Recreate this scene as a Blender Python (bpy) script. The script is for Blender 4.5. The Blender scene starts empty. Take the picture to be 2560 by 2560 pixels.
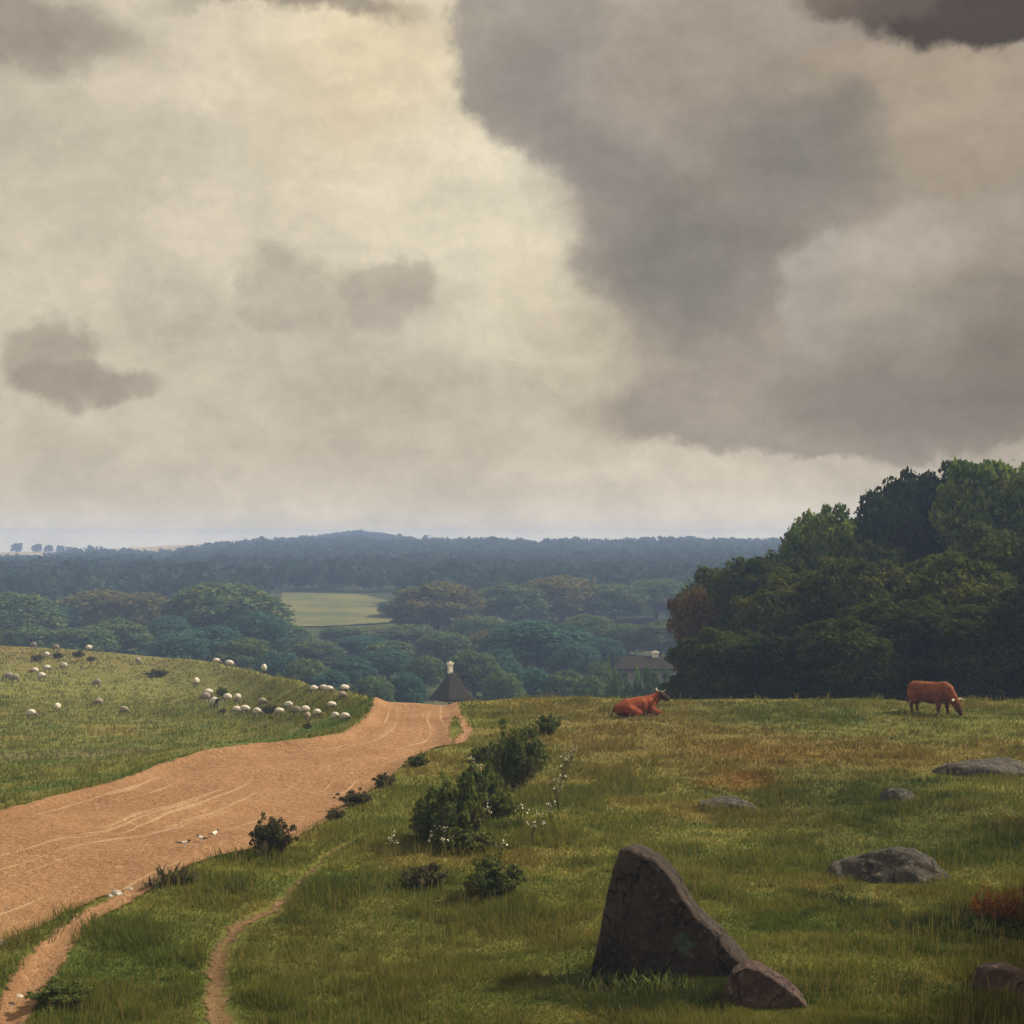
import bpy, math, random
import numpy as np
from mathutils import Vector

# ------------------------------------------------------------------ camera, sky, sun, exposure
scene = bpy.context.scene
col = scene.collection
R = math.radians
F, CX, H0, EYE = 3555.6, 1280.0, 1345.0, 6.7      # focal length in photo pixels, eye level row, eye height

cam_d = bpy.data.cameras.new('camera')
cam = bpy.data.objects.new('camera', cam_d); col.objects.link(cam)
cam.location = (0, 0, EYE); cam.rotation_euler = (R(90), 0, 0)
cam_d.sensor_width = 36; cam_d.lens = 36 * F / 2560
cam_d.shift_y = (1280.0 - H0) / 2560 * -1.0
cam_d.clip_start = 0.5; cam_d.clip_end = 6000
scene.camera = cam
scene.view_settings.view_transform = 'Standard'
scene.view_settings.look = 'None'
scene.view_settings.exposure = 0.4
scene.view_settings.gamma = 1.0
scene.cycles.use_denoising = True
scene.cycles.max_bounces = 6
scene.cycles.transparent_max_bounces = 8
scene.cycles.volume_bounces = 0

SUN_AZ, SUN_EL = R(68), R(40)
sun_d = bpy.data.lights.new('sun', 'SUN'); sun_d.energy = 5.0; sun_d.angle = R(4); sun_d.color = (1.0, 0.86, 0.66)
sun = bpy.data.objects.new('sun', sun_d); col.objects.link(sun)
sdir = Vector((math.sin(SUN_AZ) * math.cos(SUN_EL), math.cos(SUN_AZ) * math.cos(SUN_EL), math.sin(SUN_EL)))
sun.rotation_euler = sdir.to_track_quat('Z', 'Y').to_euler()
sun.location = sdir * 60

class NT:
    """small helper to write node trees"""
    def __init__(s, tree): s.t = tree; s.n = tree.nodes; s.l = tree.links; s.x = 0
    def new(s, typ, **kw):
        n = s.n.new(typ); s.x += 40; n.location = (s.x, -(s.x % 400))
        for k, v in kw.items(): setattr(n, k, v)
        return n
    def put(s, sock, v):
        if isinstance(v, bpy.types.NodeSocket): s.l.new(v, sock)
        else: sock.default_value = v
    def math(s, op, a, b=None, c=None, clamp=False):
        n = s.new('ShaderNodeMath', operation=op); n.use_clamp = clamp
        for i, v in enumerate((a, b, c)):
            if v is not None: s.put(n.inputs[i], v)
        return n.outputs[0]
    def vec(s, op, a, b=None, c=None):
        n = s.new('ShaderNodeVectorMath', operation=op)
        for i, v in enumerate((a, b, c)):
            if v is not None: s.put(n.inputs[i], v)
        return n.outputs['Value'] if op in ('LENGTH', 'DOT_PRODUCT', 'DISTANCE') else n.outputs['Vector']
    def noise(s, v, scale, detail=4, rough=0.55, out='Fac'):
        n = s.new('ShaderNodeTexNoise'); s.put(n.inputs['Vector'], v)
        n.inputs['Scale'].default_value = scale; n.inputs['Detail'].default_value = detail; n.inputs['Roughness'].default_value = rough
        return n.outputs[out]
    def step(s, v, a, b, o0=0.0, o1=1.0):
        n = s.new('ShaderNodeMapRange', interpolation_type='SMOOTHSTEP')
        s.put(n.inputs['Value'], v)
        for k, x in (('From Min', a), ('From Max', b), ('To Min', o0), ('To Max', o1)): n.inputs[k].default_value = x
        return n.outputs['Result']
    def mix(s, fac, a, b, blend='MIX'):
        n = s.new('ShaderNodeMix', data_type='RGBA', blend_type=blend)
        s.put(n.inputs[0], fac)
        for i, v in ((6, a), (7, b)):
            if not isinstance(v, bpy.types.NodeSocket): v = (*v[:3], 1.0)
            s.put(n.inputs[i], v)
        return n.outputs[2]
    def blob(s, v, c, r, soft, strength=1.0):
        """soft ellipse mask round c with half axes r"""
        sc = tuple(1.0 / q for q in r)
        off = tuple(-a * b for a, b in zip(c, sc))
        d = s.vec('LENGTH', s.vec('MULTIPLY_ADD', v, sc, off))
        return s.step(d, 1.0 - soft, 1.0 + soft, strength, 0.0)

def srgb(r, g, b):
    f = lambda c: (c / 12.92) if c <= 0.04045 else ((c + 0.055) / 1.055) ** 2.4
    return tuple(f(c / 255.0) for c in (r, g, b))

# --- the overcast sky: clouds are laid out by compass direction and height over the horizon
world = bpy.data.worlds.new('World'); scene.world = world; world.use_nodes = True
w = NT(world.node_tree); w.n.clear()
tc = w.new('ShaderNodeTexCoord'); dirv = tc.outputs['Generated']
sx = w.new('ShaderNodeSeparateXYZ'); w.l.new(dirv, sx.inputs[0])
az = w.math('ARCTAN2', sx.outputs[0], sx.outputs[1])
el = w.math('ARCSINE', sx.outputs[2])
cmb = w.new('ShaderNodeCombineXYZ'); w.l.new(az, cmb.inputs[0]); w.l.new(el, cmb.inputs[1])
n1 = w.noise(dirv, 7.0, 6, 0.55, 'Color'); n2 = w.noise(dirv, 26.0, 5, 0.6, 'Color')
wv = w.vec('MULTIPLY_ADD', n1, (0.07, 0.055, 0), (-0.035, -0.0275, 0))
wv2 = w.vec('MULTIPLY_ADD', n2, (0.044, 0.040, 0), (-0.022, -0.020, 0))
wv2 = w.vec('ADD', wv, wv2)
warped = w.vec('ADD', cmb.outputs[0], wv2)
def sky_at(px, py):
    a = math.atan((px - CX) / F); return (a, math.atan((H0 - py) / F * math.cos(a)), 0.0)
def sky_blob(px, py, rx, ry, soft, strength=1.0):
    return w.blob(warped, sky_at(px, py), (rx / F, ry / F, 1.0), soft, strength)
c = w.mix(w.step(el, 0.0, 0.12), srgb(206, 194, 174), srgb(196, 184, 162))
SKY = [  # place on the sky, half size, softness, strength, colour
    (150, 330, 420, 260, .6, .35, srgb(188, 176, 156)),
    (820, 320, 420, 420, .75, .9, srgb(216, 203, 177)),
    (930, 170, 230, 230, .8, .7, srgb(222, 203, 167)),
    (1280, 560, 300, 260, .7, .85, srgb(217, 205, 179)),
    (250, 640, 330, 170, .8, .6, srgb(211, 198, 175)),
    (1480, 830, 200, 220, .8, .5, srgb(212, 198, 168)),
    (1600, 1210, 700, 60, .8, .6, srgb(208, 196, 176)),
    (960, 735, 120, 85, .22, .48, srgb(150, 139, 126)),
    (960, 800, 190, 90, .6, .4, srgb(168, 156, 142)),
    (715, 720, 105, 100, .22, .48, srgb(156, 145, 131)),
    (740, 830, 210, 110, .6, .4, srgb(166, 155, 140)),
    (430, 740, 130, 110, .3, .3, srgb(164, 153, 138)),
    (1130, 960, 250, 80, .3, .35, srgb(166, 155, 140)),
    (900, 1080, 500, 110, .9, .35, srgb(178, 166, 148)),
    (1420, 800, 80, 60, .3, .3, srgb(186, 172, 150)),
    (125, 880, 130, 100, .2, .62, srgb(146, 135, 120)),
    (180, 940, 150, 60, .3, .5, srgb(140, 129, 114)),
    (320, 948, 95, 40, .4, .55, srgb(142, 131, 117)),
    (50, 60, 240, 90, .4, .8, srgb(142, 131, 117)),
    (180, 120, 200, 60, .7, .4, srgb(158, 146, 130)),
    (720, 0, 300, 42, .4, .8, srgb(138, 127, 112)),
    # the great grey bank on the right
    (1335, 110, 210, 260, .12, .92, srgb(150, 141, 129)),
    (1500, 250, 260, 200, .14, .9, srgb(150, 141, 130)),
    (1790, 380, 400, 400, .16, .95, srgb(150, 140, 128)),
    (1790, 700, 270, 280, .45, .85, srgb(146, 136, 124)),
    (2250, 520, 520, 560, .3, .95, srgb(148, 136, 122)),
    (2150, 990, 600, 150, .10, .9, srgb(150, 139, 126)),
    (1700, 980, 300, 110, .35, .5, srgb(156, 144, 130)),
    (1330, 190, 150, 110, .7, .5, srgb(132, 126, 119)),
    (1480, 430, 170, 70, .7, .5, srgb(128, 122, 116)),
    (1730, 690, 210, 120, .7, .6, srgb(116, 111, 106)),
    (1600, 560, 120, 90, .5, .35, srgb(126, 120, 113)),
    (2010, 400, 210, 120, .7, .62, srgb(112, 108, 101)),
    (2130, 320, 110, 130, .7, .5, srgb(106, 104, 97)),
    (1900, 560, 220, 90, .7, .4, srgb(124, 117, 109)),
    (1680, 130, 230, 170, .7, .55, srgb(168, 155, 138)),
    (1900, 90, 200, 110, .6, .4, srgb(166, 152, 134)),
    (2420, 320, 240, 170, .7, .65, srgb(168, 151, 128)),
    (2280, 160, 260, 60, .6, .5, srgb(172, 154, 130)),
    # the lit billow standing out of the bank
    (2120, 760, 160, 170, .14, .7, srgb(172, 164, 152)),
    (2300, 680, 210, 150, .16, .75, srgb(170, 159, 143)),
    (2500, 640, 200, 150, .2, .8, srgb(168, 155, 138)),
    (2250, 850, 260, 160, .6, .7, srgb(158, 147, 132)),
    (2330, 860, 230, 60, .7, .5, srgb(130, 121, 110)),
    (2250, 1000, 260, 80, .6, .6, srgb(118, 112, 103)),
    (2070, 930, 110, 80, .3, .3, srgb(140, 132, 120)),
    (2560, 880, 150, 260, .8, .65, srgb(110, 100, 88)),
    (2500, -25, 350, 110, .16, 1.0, srgb(74, 64, 56)),
    (2180, -10, 170, 48, .3, .85, srgb(98, 86, 75)),
]
for px, py, rx, ry, soft, st, colr in SKY:
    c = w.mix(sky_blob(px, py, rx, ry, soft, st), c, colr)
c = w.mix(w.step(el, 0.011, 0.001), c, (0.84, 0.72, 0.54))
mott = w.step(w.noise(dirv, 11.0, 8, 0.62), 0.25, 0.75, 0.92, 1.08)
fine = w.step(w.noise(dirv, 90.0, 3, 0.7), 0.2, 0.8, 0.955, 1.045)
strk = w.step(w.noise(w.vec('MULTIPLY', w.vec('ADD', dirv, wv2), (9, 9, 16)), 1.6, 7, 0.6), 0.3, 0.7, 0.895, 1.105)
gain = w.math('MULTIPLY', w.math('MULTIPLY', mott, fine), strk)
gain = w.math('MULTIPLY', gain, w.step(el, -0.01, 0.035, 1.5, 1.0))
vs = w.new('ShaderNodeVectorMath', operation='SCALE'); w.l.new(c, vs.inputs[0]); w.l.new(gain, vs.inputs['Scale'])
sky = w.new('ShaderNodeTexSky', sky_type='NISHITA'); sky.sun_disc = False
sky.sun_elevation = SUN_EL; sky.sun_rotation = SUN_AZ; sky.altitude = 50; sky.dust_density = 3
bg1 = w.new('ShaderNodeBackground'); w.l.new(sky.outputs[0], bg1.inputs[0]); bg1.inputs[1].default_value = 0.05
bg2 = w.new('ShaderNodeBackground'); w.l.new(vs.outputs[0], bg2.inputs[0]); bg2.inputs[1].default_value = 0.86
ms = w.new('ShaderNodeMixShader'); ms.inputs[0].default_value = 0.94
w.l.new(bg1.outputs[0], ms.inputs[1]); w.l.new(bg2.outputs[0], ms.inputs[2])
wo = w.new('ShaderNodeOutputWorld'); w.l.new(ms.outputs[0], wo.inputs[0])

# ------------------------------------------------------------------ helpers
rng = np.random.default_rng(7)
def mesh_np(name, verts, faces, smooth=False, attrs=None):
    """mesh from numpy arrays; faces is one (M,k) array or a list of them"""
    me = bpy.data.meshes.new(name)
    if not isinstance(faces, list): faces = [faces]
    faces = [np.asarray(f, dtype=np.int32) for f in faces if len(f)]
    verts = np.asarray(verts, dtype=np.float32)
    me.vertices.add(len(verts)); me.vertices.foreach_set('co', verts.ravel())
    loops = np.concatenate([f.ravel() for f in faces])
    tot = np.concatenate([np.full(len(f), f.shape[1], np.int32) for f in faces])
    start = np.concatenate([[0], np.cumsum(tot)[:-1]]).astype(np.int32)
    me.loops.add(len(loops)); me.loops.foreach_set('vertex_index', loops)
    me.polygons.add(len(tot)); me.polygons.foreach_set('loop_start', start)
    try: me.polygons.foreach_set('loop_total', tot)
    except Exception: pass
    me.polygons.foreach_set('use_smooth', np.full(len(tot), smooth, dtype=bool))
    me.update(calc_edges=True)
    for nm, dom, data in (attrs or []):
        a = me.attributes.new(nm, 'FLOAT', dom); a.data.foreach_set('value', np.asarray(data, np.float32))
    me.validate()
    return me
def link(name, me, mat=None, parent=None):
    o = bpy.data.objects.new(name, me); col.objects.link(o)
    if mat is not None and me is not None:
        if len(me.materials) == 0: me.materials.append(mat)
        else:
            o.material_slots[0].link = 'OBJECT'; o.material_slots[0].material = mat
    if parent is not None: o.parent = parent
    return o
def tag(o, label, cat, group=None):
    o['label'] = label; o['category'] = cat
    if group: o['group'] = group
    return o
def thing(name, loc, label, cat, group=None, rz=0.0):
    o = bpy.data.objects.new(name, None); col.objects.link(o); o.empty_display_size = 0.3
    o.location = loc; o.rotation_euler = (0, 0, rz)
    return tag(o, label, cat, group)
def struct(o): o['kind'] = 'structure'; return o

def vnoise(x, y, seed=0):
    x = np.asarray(x, float); y = np.asarray(y, float)
    xi = np.floor(x); yi = np.floor(y); fx = x - xi; fy = y - yi
    fx = fx * fx * (3 - 2 * fx); fy = fy * fy * (3 - 2 * fy)
    def h(a, b):
        v = np.sin(a * 127.1 + b * 311.7 + seed * 74.7) * 43758.5453
        return v - np.floor(v)
    return (h(xi, yi) * (1 - fx) + h(xi + 1, yi) * fx) * (1 - fy) + (h(xi, yi + 1) * (1 - fx) + h(xi + 1, yi + 1) * fx) * fy
def sstep(t): t = np.clip(t, 0, 1); return t * t * (3 - 2 * t)

def noise3(p, seed=0):
    """cheap smooth 3-D noise for displacing rocks, about -1..1"""
    p = np.asarray(p, float)
    return (vnoise(p[:, 0] + 3.1 * seed, p[:, 1] + 0.7 * p[:, 2], seed) + vnoise(p[:, 1] - 1.3 * seed, p[:, 2] + 0.6 * p[:, 0], seed + 5)
            + vnoise(p[:, 2] + 2.0 * seed, p[:, 0] - 0.5 * p[:, 1], seed + 9)) / 1.5 - 1.0

# ------------------------------------------------------------------ the lie of the land
CR = np.array([  # photo column, crest row, distance of the crest
    (-900, 1606, 155), (0, 1612, 152), (200, 1624, 152), (400, 1640, 150), (550, 1656, 135), (700, 1690, 100), (850, 1726, 74),
    (930, 1748, 59), (1140, 1748, 59), (1200, 1744, 59.5), (1300, 1735, 61), (1500, 1740, 60), (1700, 1751, 58.7),
    (2000, 1752, 58.5), (2560, 1747, 59), (3600, 1745, 59)], float)
YR = np.array([(-900, 30), (0, 34.8), (130, 36.9), (270, 38.7), (400, 42.5), (500, 44.5), (650, 45.8), (780, 46), (860, 47.6), (930, 52), (1100, 56), (3600, 56)], float)
DIP = np.array([(-900, 2.6), (400, 2.6), (600, 2.0), (760, 0.8), (900, 0.0), (3600, 0.0)], float)
RIDGE = np.array([(-2000, -13.5), (100, -13.0), (200, -10.0), (420, -10.5), (560, -5.0), (680, -2.4), (900, -1.0), (1100, -1.6), (1350, -2.6), (1800, -2.2), (3600, -1.8)], float)
FAR = np.array([(-2000, -6.0), (0, -6.0), (200, -6.2), (300, -3.0), (420, -0.8), (560, 0.4), (800, 0.8), (890, 4.6), (1000, 1.0), (1400, 0), (1650, 3.0), (1800, 5.0), (1950, 3.2), (2050, 0), (3600, -2)], float)

def height0(x, y):
    x = np.asarray(x, float); y = np.asarray(y, float)
    ys = np.maximum(y, 6.0)
    px = CX + F * x / ys
    yc = np.interp(px, CR[:, 0], CR[:, 2]); py = np.interp(px, CR[:, 0], CR[:, 1])
    zc = EYE - (py - H0) / F * yc
    yr = np.interp(px, YR[:, 0], YR[:, 1]); k = np.interp(px, DIP[:, 0], DIP[:, 1])
    t = np.clip((y - yr) / np.maximum(yc - yr, 1), 0, 1)
    near = zc * t - k * 4 * t * (1 - t)
    # beyond the crest: the valley, a sloping meadow, a wooded ridge, the far plateau
    zf = np.interp(y, [0, 300, 330, 400, 460], [-14, -14, -12.6, -9.7, -9.4])
    rz = np.interp(px, RIDGE[:, 0], RIDGE[:, 1]) + (vnoise(px / 95.0, px * 0, 12) - .5) * 2.4; fz = np.interp(px, FAR[:, 0], FAR[:, 1])
    zf = zf + (rz - zf) * sstep((y - 430) / 520)
    zf = zf + (fz - zf) * sstep((y - 1010) / 240)
    beyond = zc + (zf - zc) * (1 - (1 - np.clip((y - yc) / np.where(yc < 90, 95, 80), 0, 1)) ** 1.7)
    z = np.where(y < yc, near, beyond)
    mound = np.maximum(0, 5.0 - 0.36 * np.hypot(x, np.maximum(y, -60)))
    z = np.where(y < 30, np.maximum(z, mound), z)
    fade = np.clip(1.2 - np.abs(y - yc) / 1e9, 0, 1)
    u = (vnoise(x * .16, y * .16, 1) - .5) * .30 + (vnoise(x * .45, y * .45, 2) - .5) * .14 + (vnoise(x * 1.3, y * 1.3, 3) - .5) * .07
    z = z + u * np.clip((y - 12) / 8, 0, 1) * np.where(y > 90, 0.6, 1.0) * fade
    z = z + np.where(y > 300, (vnoise(x * .012, y * .012, 4) - .5) * 2.0, 0)
    return z

def hit_plane(px, py): # first guess on flat ground
    return EYE * F / (py - H0)
def cast(px, py, zf=height0):
    """where the ray of a photo pixel meets the land"""
    ys = np.geomspace(14, 1450, 3000); s = (px - CX) / F; t = (H0 - py) / F
    d = EYE + t * ys - zf(s * ys, ys)
    i = np.argmax(d < 0)
    if d[i] >= 0: i = len(ys) - 1
    a, b = ys[max(i - 1, 0)], ys[i]
    f = d[i - 1] / (d[i - 1] - d[i]) if i > 0 and d[i] < 0 else 1
    y = a + (b - a) * f
    return np.array([s * y, y])
def flat(pts): return np.array([((px - CX) / F * hit_plane(px, py), hit_plane(px, py)) for px, py in pts])

TOP_EDGE = flat([(-260, 2080), (0, 2030), (130, 1990), (270, 1958), (400, 1906), (500, 1880), (650, 1866), (780, 1862), (860, 1846), (905, 1815), (938, 1752), (944, 1735)])
LOW_EDGE = flat([(1142, 1735), (1144, 1752), (1152, 1790), (1182, 1830), (1165, 1856), (1090, 1868), (1020, 1905), (955, 1955), (880, 1995), (819, 2052), (748, 2094), (623, 2138),
                 (525, 2163), (400, 2207), (320, 2256), (222, 2310), (169, 2381), (133, 2457), (89, 2515), (67, 2560), (30, 2700)])
ROAD = np.vstack([TOP_EDGE, LOW_EDGE, flat([(-260, 2700)])])
VERGE = flat([(322, 2226), (240, 2246), (178, 2277), (89, 2321), (-20, 2370), (-120, 2420), (-90, 2560), (-22, 2532), (22, 2466), (84, 2385), (150, 2322), (228, 2274)])
ISLE = flat([(1134, 1790), (1148, 1800), (1158, 1835), (1130, 1862), (1120, 1840)])
PATH = flat([(900, 2100), (823, 2145), (730, 2230), (681, 2279), (592, 2323), (556, 2368), (543, 2434), (538, 2501), (547, 2560), (560, 2680)])

def seg_dist(x, y, pl, closed=False):
    p = np.vstack([pl, pl[:1]]) if closed else pl
    best = np.full(np.shape(x), 1e9)
    for a, b in zip(p[:-1], p[1:]):
        ab = b - a; L = max(ab @ ab, 1e-9)
        t = np.clip(((x - a[0]) * ab[0] + (y - a[1]) * ab[1]) / L, 0, 1)
        best = np.minimum(best, np.hypot(x - a[0] - t * ab[0], y - a[1] - t * ab[1]))
    return best
def inside(x, y, pl):
    r = np.zeros(np.shape(x), bool); p = np.vstack([pl, pl[:1]])
    for a, b in zip(p[:-1], p[1:]):
        if a[1] == b[1]: continue
        cnd = (a[1] > y) != (b[1] > y)
        r ^= cnd & (x < (b[0] - a[0]) * (y - a[1]) / (b[1] - a[1]) + a[0])
    return r
def sdist(x, y, pl):
    d = seg_dist(x, y, pl, True); return np.where(inside(x, y, pl), d, -d)
def road_sd(x, y):
    x = np.asarray(x, float); y = np.asarray(y, float)
    return np.minimum(np.minimum(sdist(x, y, ROAD), -sdist(x, y, VERGE)), -sdist(x, y, ISLE))
def path_sd(x, y):
    wdt = np.interp(y, [17, 22, 30, 34], [0.24, 0.20, 0.08, 0.02])
    return wdt - seg_dist(x, y, PATH)
def height(x, y):
    x = np.asarray(x, float); y = np.asarray(y, float)
    z = height0(x, y)
    m = (y > 10) & (y < 62) & (x < 3) & (x > -34)
    if np.any(m):
        xs, ys_ = np.broadcast_to(x, z.shape)[m], np.broadcast_to(y, z.shape)[m]
        zz = z[m]
        zz = zz - 0.20 * sstep(np.clip(road_sd(xs, ys_) / 0.7 + 0.15, 0, 1)) - 0.04 * sstep(path_sd(xs, ys_) / 0.2)
        z = z.copy(); z[m] = zz
    return z
def ground(px, py):
    p = cast(px, py); return np.array([p[0], p[1], float(height(np.array([p[0]]), np.array([p[1]]))[0])])
def at_dist(px, y):
    x = (px - CX) / F * y
    return np.array([x, y, float(height(np.array([x]), np.array([float(y)]))[0])])

# ------------------------------------------------------------------ materials
def new_mat(name):
    m = bpy.data.materials.new(name); m.use_nodes = True
    t = NT(m.node_tree); t.n.clear()
    out = t.new('ShaderNodeOutputMaterial')
    return m, t, out
def principled(t, out, colr, rough=0.9, spec=0.15, normal=None):
    b = t.new('ShaderNodeBsdfPrincipled')
    if not isinstance(colr, bpy.types.NodeSocket): colr = (*colr[:3], 1.0)
    t.put(b.inputs['Base Color'], colr); b.inputs['Roughness'].default_value = rough
    b.inputs['Specular IOR Level'].default_value = spec
    if normal is not None: t.l.new(normal, b.inputs['Normal'])
    t.l.new(b.outputs[0], out.inputs[0]); return b
def bump(t, h, strength, dist):
    n = t.new('ShaderNodeBump'); t.put(n.inputs['Height'], h); n.inputs['Strength'].default_value = strength; n.inputs['Distance'].default_value = dist
    return n.outputs[0]

def turf_colour(t, pos):
    """colour of the pasture at a place: green, olive, ochre and rust growth in patches"""
    flatp = t.vec('MULTIPLY', pos, (1, 1, 0))
    strk = t.vec('MULTIPLY', pos, (0.35, 1.3, 0))
    a = t.noise(flatp, 0.16, 5, 0.6); b = t.noise(strk, 0.55, 5, 0.65); d = t.noise(flatp, 2.6, 4, 0.7)
    e = t.noise(t.vec('ADD', flatp, (31, 17, 0)), 0.35, 5, 0.6)
    c = t.mix(t.step(b, 0.32, 0.68), (0.090, 0.122, 0.022), (0.188, 0.186, 0.038))
    c = t.mix(t.step(a, 0.46, 0.66), c, (0.198, 0.168, 0.042))
    c = t.mix(t.step(e, 0.55, 0.70), c, (0.062, 0.094, 0.016))
    c = t.mix(t.step(d, 0.55, 0.75, 0, .55), c, (0.130, 0.112, 0.028))
    def spot(px, py, rx, ry, soft, st, colr):
        nonlocal c
        g = cast(px, py)
        wob = t.vec('MULTIPLY_ADD', t.noise(flatp, 0.9, 3, 0.6, 'Color'), (2.4, 4.0, 0), (-1.2, -2.0, 0))
        c = t.mix(t.blob(t.vec('ADD', flatp, wob), (g[0], g[1], 0), (rx, ry, 1e3), soft, st), c, colr)
    spot(1780, 1850, 5, 6, .8, .6, (0.20, 0.135, 0.045)); spot(2250, 1890, 4, 3, .8, .45, (0.20, 0.12, 0.030))
    spot(1860, 1950, .9, 1.2, .8, .7, (0.24, 0.10, 0.02)); spot(1900, 1885, 2.0, 1.5, .8, .4, (0.23, 0.12, 0.025))
    spot(1550, 1770, 5, 4, .8, .7, (0.19, 0.155, 0.055)); spot(1950, 1790, 3, 3, .8, .6, (0.06, 0.10, 0.02))
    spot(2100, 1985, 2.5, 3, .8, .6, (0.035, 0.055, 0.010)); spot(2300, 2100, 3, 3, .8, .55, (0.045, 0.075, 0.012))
    spot(1650, 2480, 2.2, .8, .6, .8, (0.018, 0.035, 0.010)); spot(2450, 2330, 1.4, .9, .7, .8, (0.022, 0.04, 0.010))  # first spot: rank green growth plus the standing stone's shadow, painted into the turf
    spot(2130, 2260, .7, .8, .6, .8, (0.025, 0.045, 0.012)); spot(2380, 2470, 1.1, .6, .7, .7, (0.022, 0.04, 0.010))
    spot(300, 1880, 7, 7, .8, .7, (0.120, 0.160, 0.034)); spot(220, 1960, 7, 2.2, .8, .8, (0.075, 0.130, 0.026))
    spot(800, 1820, 4, 4, .8, .8, (0.08, 0.14, 0.03)); spot(560, 1700, 20, 14, .8, .5, (0.21, 0.18, 0.05))
    spot(200, 1730, 22, 22, .8, .6, (0.19, 0.20, 0.045)); spot(60, 1640, 16, 12, .8, .5, (0.21, 0.165, 0.06))
    spot(150, 1885, 8, 2.5, .6, .55, (0.18, 0.14, 0.08)); spot(880, 2400, 4, 4, .8, .5, (0.115, 0.13, 0.028))
    spot(250, 2400, 1.6, 2.6, .8, .6, (0.07, 0.115, 0.022))
    return c

# ground under the grass
turf_m, t, out = new_mat('turf')
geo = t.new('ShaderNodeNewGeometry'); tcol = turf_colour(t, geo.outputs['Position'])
tcol = t.mix(t.step(t.noise(geo.outputs['Position'], 9.0, 4, .7), .35, .75, 0, .4), tcol, (0.060, 0.056, 0.018))
dist = t.new('ShaderNodeSeparateXYZ'); t.l.new(geo.outputs['Position'], dist.inputs[0])
valley = t.mix(t.step(t.noise(geo.outputs['Position'], 0.02, 4), .4, .6), (0.030, 0.048, 0.016), (0.062, 0.075, 0.025))
tcol = t.mix(t.step(dist.outputs[1], 150, 190), tcol, valley)
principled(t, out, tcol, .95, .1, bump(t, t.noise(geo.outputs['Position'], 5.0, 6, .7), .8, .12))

blade_m, t, out = new_mat('grass_blades')
geo = t.new('ShaderNodeNewGeometry'); bc = turf_colour(t, geo.outputs['Position'])
at = t.new('ShaderNodeAttribute'); at.attribute_name = 'tone'
bc = t.mix(t.step(at.outputs['Fac'], .0, .5, .35, 0), bc, (0.046, 0.072, 0.013))
bc = t.mix(t.step(at.outputs['Fac'], .72, 1.0, 0, .75), bc, (0.30, 0.24, 0.075))
df = t.new('ShaderNodeBsdfDiffuse'); t.l.new(bc, df.inputs[0]); tr = t.new('ShaderNodeBsdfTranslucent'); t.l.new(bc, tr.inputs[0])
mx = t.new('ShaderNodeMixShader'); mx.inputs[0].default_value = .35; t.l.new(df.outputs[0], mx.inputs[1]); t.l.new(tr.outputs[0], mx.inputs[2]); t.l.new(mx.outputs[0], out.inputs[0])

def sand_material(name, base, dark, pale, ruts):
    m, t, out = new_mat(name)
    geo = t.new('ShaderNodeNewGeometry'); pos = geo.outputs['Position']
    c = t.mix(t.step(t.noise(pos, .35, 5, .6), .35, .68), base, dark)
    c = t.mix(t.step(t.noise(pos, 4.5, 5, .7), .52, .72, 0, .5), c, pale)
    c = t.mix(t.step(t.noise(pos, 14, 4, .7), .56, .72, 0, .55), c, tuple(q * .5 for q in dark))
    h = t.noise(pos, 7.0, 6, .7)
    if ruts:
        ac = t.new('ShaderNodeAttribute'); ac.attribute_name = 'across'
        cm = t.new('ShaderNodeCombineXYZ'); t.l.new(t.math('MULTIPLY_ADD', t.noise(pos, .3, 2), .7, t.math('MULTIPLY', ac.outputs['Fac'], 22.0)), cm.inputs[0])
        sp = t.new('ShaderNodeSeparateXYZ'); t.l.new(pos, sp.inputs[0])
        t.l.new(t.math('MULTIPLY', t.math('ADD', sp.outputs[0], sp.outputs[1]), .055), cm.inputs[1])
        r1 = t.noise(cm.outputs[0], 1.0, 3, .6)
        c = t.mix(t.math('MULTIPLY', t.step(r1, .60, .64, 0, .62), t.step(r1, .72, .66)), c, pale)
        c = t.mix(t.step(r1, .42, .30, 0, .25), c, dark)
        h = t.math('MULTIPLY_ADD', r1, 0.35, t.math('MULTIPLY_ADD', t.noise(pos, 2.0, 5, .65), 1.2, h))
    sd = t.new('ShaderNodeAttribute'); sd.attribute_name = 'edge'
    ragged = t.math('ADD', sd.outputs['Fac'], t.math('MULTIPLY_ADD', t.noise(pos, 2.2, 5, .75), .55 if ruts else .62, -.22 if ruts else -.34))
    al = t.step(ragged, -.02, .10)
    b = t.new('ShaderNodeBsdfPrincipled'); t.l.new(c, b.inputs['Base Color']); b.inputs['Roughness'].default_value = .95; b.inputs['Specular IOR Level'].default_value = .1
    t.l.new(bump(t, h, 1.0, .16), b.inputs['Normal']); t.l.new(al, b.inputs['Alpha']); t.l.new(b.outputs[0], out.inputs[0])
    return m
road_m = sand_material('sandy_road', (0.385, 0.222, 0.115), (0.310, 0.172, 0.088), (0.58, 0.42, 0.27), True)
path_m = sand_material('trodden_earth', (0.24, 0.155, 0.075), (0.15, 0.095, 0.045), (0.36, 0.25, 0.14), False)

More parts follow.
